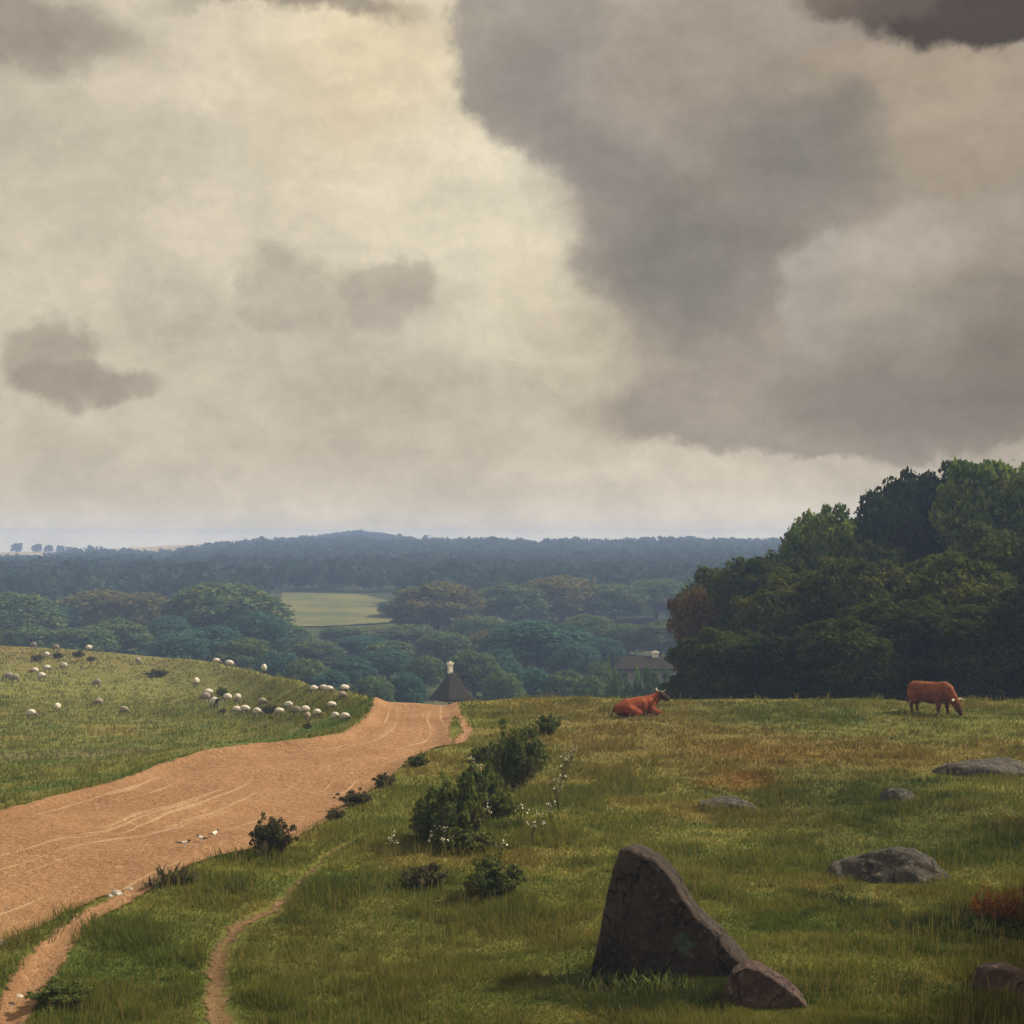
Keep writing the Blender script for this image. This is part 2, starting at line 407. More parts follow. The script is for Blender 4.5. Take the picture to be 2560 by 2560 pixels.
def leaf_material(name, dark, light, yellow=None, trans=.3):
    m, t, out = new_mat(name)
    at = t.new('ShaderNodeAttribute'); at.attribute_name = 'tone'
    tco = t.new('ShaderNodeTexCoord')
    c = t.mix(t.step(at.outputs['Fac'], .1, .95), dark, light)
    if yellow is not None: c = t.mix(t.step(t.noise(tco.outputs['Object'], .55, 3, .6), .50, .66, 0, .8), c, yellow)
    df = t.new('ShaderNodeBsdfDiffuse'); t.l.new(c, df.inputs[0]); tr = t.new('ShaderNodeBsdfTranslucent'); t.l.new(c, tr.inputs[0])
    mx = t.new('ShaderNodeMixShader'); mx.inputs[0].default_value = trans
    t.l.new(df.outputs[0], mx.inputs[1]); t.l.new(tr.outputs[0], mx.inputs[2]); t.l.new(mx.outputs[0], out.inputs[0])
    return m
LEAF = {
    'dark': leaf_material('dark_foliage', (0.028, 0.044, 0.010), (0.074, 0.102, 0.022), (0.085, 0.105, 0.020)),
    'black': leaf_material('blackish_foliage', (0.016, 0.026, 0.009), (0.042, 0.062, 0.018)),
    'olive': leaf_material('olive_foliage', (0.0352, 0.0576, 0.0128), (0.1200, 0.1360, 0.0256), (0.1440, 0.1280, 0.0224)),
    'light': leaf_material('light_foliage', (0.042, 0.085, 0.016), (0.175, 0.235, 0.040), (0.190, 0.200, 0.032), .4),
    'brown': leaf_material('brown_foliage', (0.085, 0.056, 0.018), (0.225, 0.132, 0.038), (0.120, 0.095, 0.026)),
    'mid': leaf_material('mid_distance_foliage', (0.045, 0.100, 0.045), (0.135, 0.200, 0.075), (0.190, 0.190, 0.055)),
    'teal': leaf_material('haze_blue_foliage', (0.026, 0.085, 0.066), (0.080, 0.170, 0.120)),  # blue of the valley haze is mixed into the leaf colour
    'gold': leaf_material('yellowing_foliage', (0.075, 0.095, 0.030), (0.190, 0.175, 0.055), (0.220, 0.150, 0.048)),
    'far': leaf_material('far_haze_foliage', (0.0138, 0.0391, 0.0276), (0.0391, 0.0713, 0.0391)),  # leaves tinted blue green to paint in part of the distance haze
    'shrub': leaf_material('shrub_foliage', (0.050, 0.080, 0.024), (0.160, 0.185, 0.050), (0.115, 0.090, 0.034)),
    'scrub': leaf_material('grey_brown_scrub', (0.046, 0.048, 0.024), (0.150, 0.140, 0.066), (0.100, 0.075, 0.036)),
    'sprig': leaf_material('grassy_sprigs', (0.070, 0.095, 0.022), (0.190, 0.200, 0.056), (0.150, 0.120, 0.040)),
    'rust': leaf_material('rusty_seed_heads', (0.13, 0.055, 0.016), (0.34, 0.150, 0.045)),
}
bark_m, t, out = new_mat('bark')
tco = t.new('ShaderNodeTexCoord'); nz = t.noise(t.vec('MULTIPLY', tco.outputs['Object'], (6, 6, 1.2)), 1.0, 5, .7)
principled(t, out, t.mix(t.step(nz, .3, .7), (0.035, 0.026, 0.018), (0.10, 0.078, 0.055)), .9, .1, bump(t, nz, .8, .05))

def rock_material(name, a, b, crust, lichen=None, lich_at=None):
    m, t, out = new_mat(name)
    tco = t.new('ShaderNodeTexCoord'); p = tco.outputs['Object']
    n1 = t.noise(p, 2.2, 8, .7); n2 = t.noise(p, 9.0, 6, .7); n3 = t.noise(t.vec('MULTIPLY', p, (7, 7, 1.5)), 1.2, 6, .75)
    c = t.mix(t.step(n1, .34, .66), a, b)
    c = t.mix(t.step(n3, .55, .72, 0, .6), c, tuple(q * .45 for q in a))
    c = t.mix(t.step(n2, .56, .68, 0, .75), c, crust)
    vo = t.new('ShaderNodeTexVoronoi', feature='DISTANCE_TO_EDGE'); vo.inputs['Scale'].default_value = 1.5
    wp = t.vec('MULTIPLY_ADD', t.noise(p, 3.0, 5, .65, 'Color'), (.7, .7, .7), p); t.l.new(t.vec('MULTIPLY', wp, (1, 1, .55)), vo.inputs['Vector'])
    crack = t.math('MULTIPLY', t.step(vo.outputs['Distance'], .028, .006), t.step(n1, .42, .56))   # splits in the rock
    c = t.mix(t.math('MULTIPLY', crack, .8), c, tuple(q * .25 for q in a))
    if lichen is not None:
        wob = t.vec('MULTIPLY_ADD', t.noise(p, 6, 4, .6, 'Color'), (.3, .3, .3), (-.15, -.15, -.15))
        c = t.mix(t.math('MULTIPLY', t.blob(t.vec('ADD', p, wob), lich_at, (.13, .5, .16), .25, .9), t.step(n2, .35, .5)), c, lichen)
    hh = t.math('ADD', n1, t.math('MULTIPLY', n2, .6)); hh = t.math('SUBTRACT', hh, t.math('MULTIPLY', crack, .9))
    principled(t, out, c, .9, .15, bump(t, hh, 1.0, .13))
    return m
rock_m = rock_material('grey_rock', (0.056, 0.053, 0.046), (0.105, 0.097, 0.084), (0.33, 0.285, 0.24))
pink_m = rock_material('reddish_rock', (0.070, 0.046, 0.040), (0.115, 0.080, 0.070), (0.24, 0.18, 0.155))
stone_m = rock_material('brown_stone', (0.040, 0.030, 0.025), (0.072, 0.055, 0.046), (0.15, 0.13, 0.115), (0.075, 0.105, 0.085), (0.30, -.3, .62))
pale_m = rock_material('pale_pebble', (0.50, 0.46, 0.40), (0.68, 0.64, 0.58), (0.75, 0.72, 0.68))
dark_stone_m = rock_material('dark_pebble', (0.06, 0.05, 0.045), (0.12, 0.10, 0.09), (0.3, 0.28, 0.26))

def plain(name, a, b, scale=6.0, rough=.9, bmp=.4):
    m, t, out = new_mat(name); tco = t.new('ShaderNodeTexCoord'); n = t.noise(tco.outputs['Object'], scale, 5, .65)
    principled(t, out, t.mix(t.step(n, .32, .68), a, b), rough, .15, bump(t, n, bmp, .05)); return m
fleece_m = plain('fleece', (0.40, 0.36, 0.29), (0.74, 0.70, 0.63), 7, .95, .8)
greyfleece_m = plain('grey_fleece', (0.24, 0.21, 0.17), (0.36, 0.32, 0.27), 9, .95, .8)
face_m = plain('sheep_skin', (0.12, 0.10, 0.08), (0.24, 0.20, 0.16))
darkface_m = plain('dark_sheep_skin', (0.03, 0.026, 0.022), (0.06, 0.05, 0.04))
horn_m = plain('horn', (0.50, 0.44, 0.34), (0.66, 0.60, 0.50))
def hide(name, a, b, dark, head):
    m, t, out = new_mat(name); tco = t.new('ShaderNodeTexCoord'); p = tco.outputs['Object']; sp = t.new('ShaderNodeSeparateXYZ'); t.l.new(p, sp.inputs[0])
    n = t.noise(t.vec('MULTIPLY', p, (1.5, 3, 3)), 1.6, 6, .7); f_ = t.noise(t.vec('MULTIPLY', p, (9, 22, 22)), 1.0, 4, .7)
    c = t.mix(t.step(n, .36, .64), a, b); c = t.mix(t.step(f_, .5, .75, 0, .45), c, dark)
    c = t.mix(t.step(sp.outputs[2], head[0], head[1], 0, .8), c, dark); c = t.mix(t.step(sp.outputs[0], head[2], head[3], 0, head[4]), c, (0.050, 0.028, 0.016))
    principled(t, out, c, .85, .12, bump(t, f_, .6, .03)); return m
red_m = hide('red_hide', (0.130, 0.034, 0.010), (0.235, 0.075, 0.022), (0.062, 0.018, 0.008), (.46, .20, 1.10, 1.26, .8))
tail_m = plain('dark_red_hair', (0.08, 0.020, 0.008), (0.13, 0.034, 0.011), 5)
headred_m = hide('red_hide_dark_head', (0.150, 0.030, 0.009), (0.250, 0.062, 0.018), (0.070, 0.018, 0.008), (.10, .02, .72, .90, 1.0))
thatch_m, t, out = new_mat('thatch'); tco = t.new('ShaderNodeTexCoord')
nz = t.noise(t.vec('MULTIPLY', tco.outputs['Object'], (5, 5, 1.0)), 1.6, 6, .7)
principled(t, out, t.mix(t.step(nz, .3, .7), (0.018, 0.015, 0.012), (0.050, 0.041, 0.026)), .95, .05, bump(t, nz, 1.0, .10))
lime_m = plain('limewash', (0.62, 0.58, 0.50), (0.76, 0.72, 0.65), 2.0, .9, .2)
greywall_m = plain('weathered_limewash', (0.17, 0.155, 0.13), (0.29, 0.265, 0.22), 1.2, .9, .3)
wood_m = plain('dark_timber', (0.035, 0.028, 0.022), (0.070, 0.056, 0.042), 4.0)
glass_m, t, out = new_mat('window_glass'); principled(t, out, (0.02, 0.025, 0.03), .1, .5)
petal_m = plain('white_petals', (0.66, 0.60, 0.46), (0.82, 0.78, 0.68), 20)
stem_m = plain('plant_stem', (0.05, 0.06, 0.015), (0.12, 0.11, 0.035), 8)
dryst_m = plain('dry_stem', (0.06, 0.032, 0.014), (0.13, 0.065, 0.026), 8)
bm, t, out = new_mat('pied_plumage'); tco = t.new('ShaderNodeTexCoord'); bx = t.new('ShaderNodeSeparateXYZ'); t.l.new(tco.outputs['Object'], bx.inputs[0])
wht = t.math('MULTIPLY', t.step(t.math('ABSOLUTE', bx.outputs[0]), .075, .055), t.step(bx.outputs[2], .15, .13))
principled(t, out, t.mix(wht, (0.025, 0.022, 0.022), (0.78, 0.76, 0.73)), .6, .3)
bird_m = bm

# ------------------------------------------------------------------ land, road, path
nc, nr = 560, 760
yy = np.concatenate([np.linspace(-40, 14, 26), np.geomspace(14.5, 160, 520), np.geomspace(161, 1330, nr - 546)])
ss = np.linspace(-.78, .78, nc)
Y, S = np.meshgrid(yy, ss, indexing='ij'); X = S * (np.maximum(Y, 0) + 45 - 0.02 * np.maximum(Y, 0))
Z = height(X.ravel(), Y.ravel()).reshape(X.shape)
idx = np.arange(len(yy) * nc).reshape(len(yy), nc)
fc = np.stack([idx[:-1, :-1], idx[:-1, 1:], idx[1:, 1:], idx[1:, :-1]], -1).reshape(-1, 4)
struct(link('ground', mesh_np('ground', np.stack([X, Y, Z], -1).reshape(-1, 3), fc, True), turf_m))

def ribbon(name, mat, sdf, x0, x1, y0, y1, cell, lift, margin, across=False):
    xs = np.arange(x0, x1, cell); ys = np.arange(y0, y1, cell)
    YY, XX = np.meshgrid(ys, xs, indexing='ij'); sd = sdf(XX.ravel(), YY.ravel()).reshape(XX.shape)
    ok = sd > -margin
    q = ok[:-1, :-1] | ok[1:, :-1] | ok[:-1, 1:] | ok[1:, 1:]
    ii = np.arange(XX.size).reshape(XX.shape)
    f = np.stack([ii[:-1, :-1], ii[:-1, 1:], ii[1:, 1:], ii[1:, :-1]], -1)[q]
    used, inv = np.unique(f, return_inverse=True); f = inv.reshape(-1, 4)
    vx = XX.ravel()[used]; vy = YY.ravel()[used]
    v = np.stack([vx, vy, height(vx, vy) + lift], -1)
    at = [('edge', 'POINT', sd.ravel()[used])]
    if across:
        da = seg_dist(vx, vy, TOP_EDGE); db = seg_dist(vx, vy, LOW_EDGE)
        at.append(('across', 'POINT', da / (da + db + 1e-6)))
    return struct(link(name, mesh_np(name, v, f, True, at), mat))
ribbon('road', road_m, road_sd, -16, 0.5, 16, 61, .16, .035, .5, True)
ribbon('path', path_m, path_sd, -6, -1.0, 16, 33, .07, .02, .2)

def sheet(name, poly, cell, lift, mat):
    """a field of another crop lying on the land"""
    lo, hi = poly.min(0), poly.max(0)
    xs = np.arange(lo[0], hi[0], cell); ys = np.arange(lo[1], hi[1], cell)
    YY, XX = np.meshgrid(ys, xs, indexing='ij'); ok = inside(XX, YY, poly)
    q = ok[:-1, :-1] & ok[1:, :-1] & ok[:-1, 1:] & ok[1:, 1:]
    ii = np.arange(XX.size).reshape(XX.shape)
    f = np.stack([ii[:-1, :-1], ii[:-1, 1:], ii[1:, 1:], ii[1:, :-1]], -1)[q]
    v = np.stack([XX.ravel(), YY.ravel(), height(XX.ravel(), YY.ravel()) + lift], -1)
    return struct(link(name, mesh_np(name, v, f, True), mat))
meadow_m = plain('pale_meadow', (0.085, 0.105, 0.036), (0.165, 0.160, 0.056), .08)
stubble_m = plain('pale_stubble', (0.46, 0.34, 0.17), (0.56, 0.43, 0.23), .03)
def P(px, d): return ((px - CX) / F * d, d)
sheet('meadow', np.array([P(690, 318), P(800, 316), P(1000, 326), P(985, 380), P(900, 402), P(700, 410), P(690, 350)]), 1.0, .35, meadow_m)
sheet('stubble_field', np.array([P(-300, 1150), P(420, 1120), P(680, 1190), P(660, 1252), P(-300, 1235)]), 5.0, .5, stubble_m)
sheet('stubble_field', np.array([P(-120, 352), P(60, 350), P(210, 352), P(205, 372), P(-120, 376)]), 2.0, .4, stubble_m)

# ------------------------------------------------------------------ grass (nobody could count the blades)
gx = np.arange(-160, 2721, 24); gy = np.concatenate([np.arange(1612, 1760, 5), np.arange(1760, 2681, 12)])
ysamp = np.geomspace(15, 165, 900)
Sg = (gx - CX) / F
HZ = height0(Sg[:, None] * ysamp[None], np.broadcast_to(ysamp[None], (len(gx), len(ysamp))))
tanrow = (H0 - gy) / F
HIT = np.full((len(gx), len(gy)), np.nan)
for j, tv in enumerate(tanrow):
    below = EYE + tv * ysamp[None] < HZ
    i = below.argmax(1); hitm = below.any(1); HIT[hitm, j] = ysamp[i[hitm]]
def sample_hits(n, row0, row1):
    px = rng.uniform(-150, 2700, n); py = rng.uniform(row0, row1, n)
    ia = np.clip(np.searchsorted(gx, px) - 1, 0, len(gx) - 2); ja = np.clip(np.searchsorted(gy, py) - 1, 0, len(gy) - 2)
    fa = (px - gx[ia]) / (gx[ia + 1] - gx[ia]); fb = (py - gy[ja]) / (gy[ja + 1] - gy[ja])
    y = (HIT[ia, ja] * (1 - fa) + HIT[ia + 1, ja] * fa) * (1 - fb) + (HIT[ia, ja + 1] * (1 - fa) + HIT[ia + 1, ja + 1] * fa) * fb
    y = y * (1 + rng.normal(0, .01, n))
    ok = np.isfinite(y); y = y[ok]; px = px[ok]
    return (px - CX) / F * y, y
def make_grass():
    x1, y1 = sample_hits(420000, 1745, 2660); x2, y2 = sample_hits(70000, 1612, 1800)
    x = np.concatenate([x1, x2]); y = np.concatenate([y1, y2])
    sd = np.full(len(x), -1.0); m = (x < 3) & (y < 61)
    sd[m] = np.maximum(road_sd(x[m], y[m]), path_sd(x[m], y[m]) * 3)
    ok = sd < rng.uniform(-.45, .12, len(x)); x, y = x[ok], y[ok]
    z = height(x, y); n = len(x)
    clump = vnoise(x * 1.1, y * 1.1, 21) * .6 + vnoise(x * 3.1, y * 3.1, 22) * .4
    clump = sstep((clump - .3) / .45)
    tall = sstep((vnoise(x * .6, y * .6, 33) - .62) / .15)
    h = (.045 + (.11 + .11 * tall) * clump * rng.uniform(.5, 1.3, n)) * np.interp(y, [16, 40, 150], [1, 1.1, 1.6])
    wd = np.maximum(.007, y * .00042) * rng.uniform(.7, 1.5, n)
    a = rng.uniform(0, 2 * np.pi, n); lean = rng.uniform(.1, 1.0, n) * h; la = rng.uniform(0, 2 * np.pi, n)
    v = np.empty((n, 3, 3))
    v[:, 0] = np.stack([x - np.cos(a) * wd, y - np.sin(a) * wd, z - .015], -1)
    v[:, 1] = np.stack([x + np.cos(a) * wd, y + np.sin(a) * wd, z - .015], -1)
    v[:, 2] = np.stack([x + np.cos(la) * lean, y + np.sin(la) * lean, z + h], -1)
    x3, y3 = sample_hits(8000, 1752, 2660); kp = vnoise(x3 * .55, y3 * .55, 41) > .5; x3, y3 = x3[kp], y3[kp]
    m3 = np.zeros(len(x3)) - 1; mm = (x3 < 3) & (y3 < 61); m3[mm] = np.maximum(road_sd(x3[mm], y3[mm]), path_sd(x3[mm], y3[mm]) * 3); x3, y3 = x3[m3 < -.3], y3[m3 < -.3]
    z3 = height(x3, y3); q = len(x3); h3 = rng.uniform(.16, .36, q); a3 = rng.uniform(0, 2 * np.pi, q); w3 = np.maximum(.004, y3 * .00030); l3 = rng.uniform(.0, .3, q) * h3
    stalk = np.stack([np.stack([x3 - w3, y3, z3 - .01], -1), np.stack([x3 + w3, y3, z3 - .01], -1), np.stack([x3 + np.cos(a3) * l3 + w3 * .7, y3 + np.sin(a3) * l3, z3 + h3], -1), np.stack([x3 + np.cos(a3) * l3 - w3 * .7, y3 + np.sin(a3) * l3, z3 + h3], -1)], 1)
    tone = np.clip(rng.normal(.5, .2, n) + (vnoise(x * .8, y * 2.0, 25) - .5) * .5, 0, 1)
    o = link('grass', mesh_np('grass', np.vstack([v.reshape(-1, 3), stalk.reshape(-1, 3)]), [np.arange(3 * n).reshape(n, 3), 3 * n + np.arange(4 * q).reshape(q, 4)], False, [('tone', 'FACE', np.concatenate([tone, rng.uniform(.8, 1, q)]))]), blade_m)
    o['kind'] = 'stuff'; o['label'] = 'rough olive and ochre pasture grass covering the slopes'
make_grass()

# ------------------------------------------------------------------ trees and shrubs
def leaves(lobes, n, size, r, flat_=0.75, inner=.25):
    """leaf sized faces spread over lobes (centre, radius); returns verts, faces, tone"""
    C = np.array([l[0] for l in lobes]); RR = np.array([l[1] for l in lobes]); tone0 = r.uniform(.2, .8, len(C))
    k = r.choice(len(C), n, p=RR ** 2 / (RR ** 2).sum())
    d = r.normal(size=(n, 3)); d /= np.linalg.norm(d, axis=1)[:, None]
    d[:, 2] = np.where((d[:, 2] < -.3) & (r.random(n) < .6), -d[:, 2], d[:, 2])
    rad = np.where(r.random(n) < inner, r.uniform(.3, .9, n), np.clip(r.normal(1.0, .12, n), .8, 1.45))
    c = C[k] + d * (RR[k] * rad)[:, None] * np.array([1, 1, flat_])
    nn = d * .8 + r.normal(size=(n, 3)) * .55; nn /= np.linalg.norm(nn, axis=1)[:, None]
    up = r.normal(size=(n, 3)); tt = np.cross(nn, up); tt /= np.linalg.norm(tt, axis=1)[:, None]; bb = np.cross(nn, tt)
    s = size * r.uniform(.6, 1.5, n)[:, None]
    v = np.stack([c + tt * s, c + bb * s * .6, c - tt * s * .9, c - bb * s * .6], 1)
    tone = np.clip(tone0[k] * .55 + r.uniform(0, .5, n) , 0, 1)
    return v.reshape(-1, 3), np.arange(4 * n).reshape(n, 4), tone
def crown_lobes(r, Rx, H, z0, n, small):
    """a crown of rounded masses heaped on each other, each covered with smaller lobes"""
    M = []
    span = H - z0
    for zf_, cnt, off, rad in ((.20, 5, .52, .50), (.45, 5, .55, .50), (.70, 4, .48, .50), (1.0, 3, .34, .52)):
        a0 = r.uniform(0, 6.28)
        for k in range(cnt):
            a = a0 + 2 * np.pi * k / cnt + r.normal(0, .25); rr = Rx * rad * r.uniform(.85, 1.15); o_ = Rx * off * r.uniform(.8, 1.1)
            zc_ = H - rr * r.uniform(1.0, 1.45) if zf_ == 1.0 else z0 + span * zf_ * r.uniform(.9, 1.1)
            M.append((np.array([o_ * math.cos(a), o_ * math.sin(a), min(max(zc_, z0 + rr * .6), H - rr)]), rr))
    L = [(c_, rr * .8) for c_, rr in M]
    for i in range(n):
        c_, rr = M[r.integers(len(M))]; d = r.normal(size=3); d[2] = abs(d[2]) * 1.1 - .25; d /= np.linalg.norm(d)
        q = small * r.uniform(.4, .85); p = c_ + d * (rr - q * .45)
        p[2] = min(p[2], H - q * .8); L.append((p, q))
    return L
def tube(pts, rad, n=7):
    pts = [np.array(p, float) for p in pts]; V = []; Fq = []
    for i, p in enumerate(pts):
        d = pts[min(i + 1, len(pts) - 1)] - pts[max(i - 1, 0)]; d /= np.linalg.norm(d) + 1e-9
        u = np.cross(d, (0, 0, 1)) if abs(d[2]) < .9 else np.cross(d, (1, 0, 0)); u /= np.linalg.norm(u); v = np.cross(d, u)
        for k in range(n):
            a = 2 * math.pi * k / n; V.append(p + (u * math.cos(a) + v * math.sin(a)) * rad[i])
    for i in range(len(pts) - 1):
        for k in range(n):
            Fq.append((i * n + k, i * n + (k + 1) % n, (i + 1) * n + (k + 1) % n, (i + 1) * n + k))
    return np.array(V), np.array(Fq)
def join(parts):
    V = []; Fq = []; o = 0
    for v, f in parts: V.append(v); Fq.append(np.asarray(f) + o); o += len(v)
    return np.vstack(V), [np.vstack([f for f in Fq if f.shape[1] == k]) for k in sorted({f.shape[1] for f in Fq})]
def trunk_mesh(r, H, rad, limbs=7):
    parts = [tube([(0, 0, -.6), (0, 0, .1), (.1, .05, H * .3), (.05, -.1, H * .6), (0, 0, H * .85)], [rad * 1.5, rad * 1.15, rad * .8, rad * .5, rad * .12])]
    for i in range(limbs):
        a = r.uniform(0, 2 * np.pi); z = H * r.uniform(.2, .55); L = H * r.uniform(.2, .32)
        parts.append(tube([(0.05, 0, z), (math.cos(a) * L * .5, math.sin(a) * L * .5, z + L * .35), (math.cos(a) * L, math.sin(a) * L, z + L * .9)], [rad * .45, rad * .28, rad * .07], 5))
    v, f = join(parts); return mesh_np('trunk', v, f, True)
def dome_lobes(r, Rx, H, z0, n, small):
    """broad domed crown of a field oak: lobes over one big rounded mass"""
    L = []; c_ = np.array([0, 0, z0 + (H - z0) * .42]); ax = np.array([Rx, Rx, (H - z0) * .58])
    for i in range(n):
        d = r.normal(size=3); d /= np.linalg.norm(d); d[2] = d[2] if d[2] > -.55 else -d[2]
        q = small * r.uniform(.65, 1.25); L.append((c_ + d * (ax - q * .9) * r.uniform(.82, 1.0), q))
    for i in range(8): d = r.normal(size=3) * .25; L.append((c_ + d * ax, Rx * .38))
    return L
def tree_proto(seed, Rx, H, z0, nl, small, nleaf, size, rad=.3, build=None):
    r = np.random.default_rng(seed)
    v, f, tn = leaves((build or crown_lobes)(r, Rx, H, z0, nl, small), nleaf, size, r, .95, .3)
    return dict(crown=mesh_np('crown', v, f, False, [('tone', 'FACE', tn)]), trunk=trunk_mesh(r, H, rad), R=Rx, H=H)
NEAR = [tree_proto(11 + i, 4.0, 12.0, z0, nl, sm, 40000, .15) for i, (z0, nl, sm) in enumerate([(1.2, 120, .9), (1.0, 150, .75), (1.6, 105, 1.0), (.6, 130, .85)])]
MID = [tree_proto(31 + i, 6.0, 13.0, .8, nl, sm, 15000, .30, .35, dome_lobes) for i, (nl, sm) in enumerate([(60, 1.7), (80, 1.4), (48, 2.0)])]
FARP = tree_proto(51, 6.0, 11.0, .5, 30, 2.0, 900, .9, .35)
def place_tree(name, proto, base, top_z, half_w, leaf, label, group, rz):
    o = thing(name, base, label, 'tree', group, rz)
    h = top_z - base[2]
    for part, mat in (('crown', LEAF[leaf]), ('trunk', bark_m)):
        c = link(part, proto[part], mat, o)
        c.scale = (half_w / proto['R'], half_w / proto['R'], h / proto['H'])
        if c.material_slots: c.material_slots[0].link = 'OBJECT'; c.material_slots[0].material = mat
    return o

# the tall trees at the right edge of the pasture (column, top row, half width in px, distance, foliage, proto, label)
WOOD = [
    (1764, 1472, 72, 96, 'brown', 2, 'rust brown tree at the left end of the tall wood, above the farmhouse chimney'),
    (1800, 1436, 95, 97, 'olive', 0, 'olive tree rising just right of the rust brown tree'),
    (1915, 1392, 115, 92, 'dark', 1, 'dark tree on the sloping left shoulder of the wood, below the pale rounded crown'),
    (2062, 1258, 112, 98, 'light', 3, 'lighter green round crown standing against the sky left of the tallest trees'),
    (1990, 1440, 130, 82, 'olive', 0, 'dark olive tree in front of the light green round crown'),
    (2150, 1395, 110, 80, 'olive', 1, 'yellow green tree in the middle of the wood under the gap in the skyline'),
    (2225, 1235, 92, 96, 'black', 2, 'blackish tree leaning out left of the tallest dark crown'),
    (2318, 1148, 128, 100, 'black', 3, 'tallest blackish tree of the wood with knobbly skyline'),
    (2500, 1140, 135, 92, 'light', 1, 'bright green tree top at the right edge of the photo beside the blackish crown'),
    (2395, 1400, 150, 76, 'olive', 0, 'sunny olive tree bulging in front of the tallest blackish tree'),
    (2530, 1310, 140, 80, 'dark', 2, 'deep green tree at the right edge below the bright green top'),
    (2250, 1490, 110, 72, 'dark', 3, 'low dark tree behind the grazing cow to its left'),
    (2480, 1520, 130, 69, 'dark', 1, 'low dark green tree right behind the grazing cow'),
    (2110, 1560, 110, 70, 'dark', 0, 'dark bushy tree at the foot of the wood, midway between the two cows'),
    (1840, 1580, 100, 76, 'dark', 2, 'dark bushy tree at the foot of the wood, right of the lying cow'),
    (1960, 1590, 100, 71, 'black', 3, 'blackish bushy tree at the foot of the wood, between two dark bushy ones'),
    (2405, 1255, 120, 103, 'black', 1, 'blackish tree filling the dip between the tallest tree and the bright green top'),
    (2165, 1335, 95, 90, 'dark', 3, 'dark tree in the notch between the pale rounded crown and the leaning black one'),
    (1985, 1385, 90, 100, 'olive', 2, 'olive tree below and left of the pale rounded crown'),
    (1770, 1600, 80, 82, 'dark', 1, 'dark tree at the left foot of the wood under the rust brown tree'),
    (2600, 1480, 120, 68, 'black', 0, 'blackish tree cut by the right border of the photo behind the pasture'),
]
for i, (px, top, hw, d, leaf, pr, lab) in enumerate(WOOD):
    b = at_dist(px, d)
    place_tree('broadleaf_tree', NEAR[pr], b, EYE + (H0 - top + 14) / F * d, hw / F * d * 1.3, leaf, lab, 'tall trees at the edge of the pasture', 1.7 * i)
# more of the same wood runs on past the right border and shades the lower right of the pasture
for i, (x, y, h, rw) in enumerate([(13.5, 15.0, 11.5, 3.6), (17.5, 21.0, 12.0, 4.2), (22, 27.5, 12.5, 4.4), (25.5, 35, 12.0, 4.2)]):
    z = float(height(np.array([x]), np.array([y]))[0])
    place_tree('broadleaf_tree', NEAR[(i + 1) % 4], (x, y, z), z + h, rw, 'dark', 'dark tree outside the right border, %s from the big stone' % ['first', 'second', 'third', 'fourth'][i], 'trees past the right border', 2.3 * i)

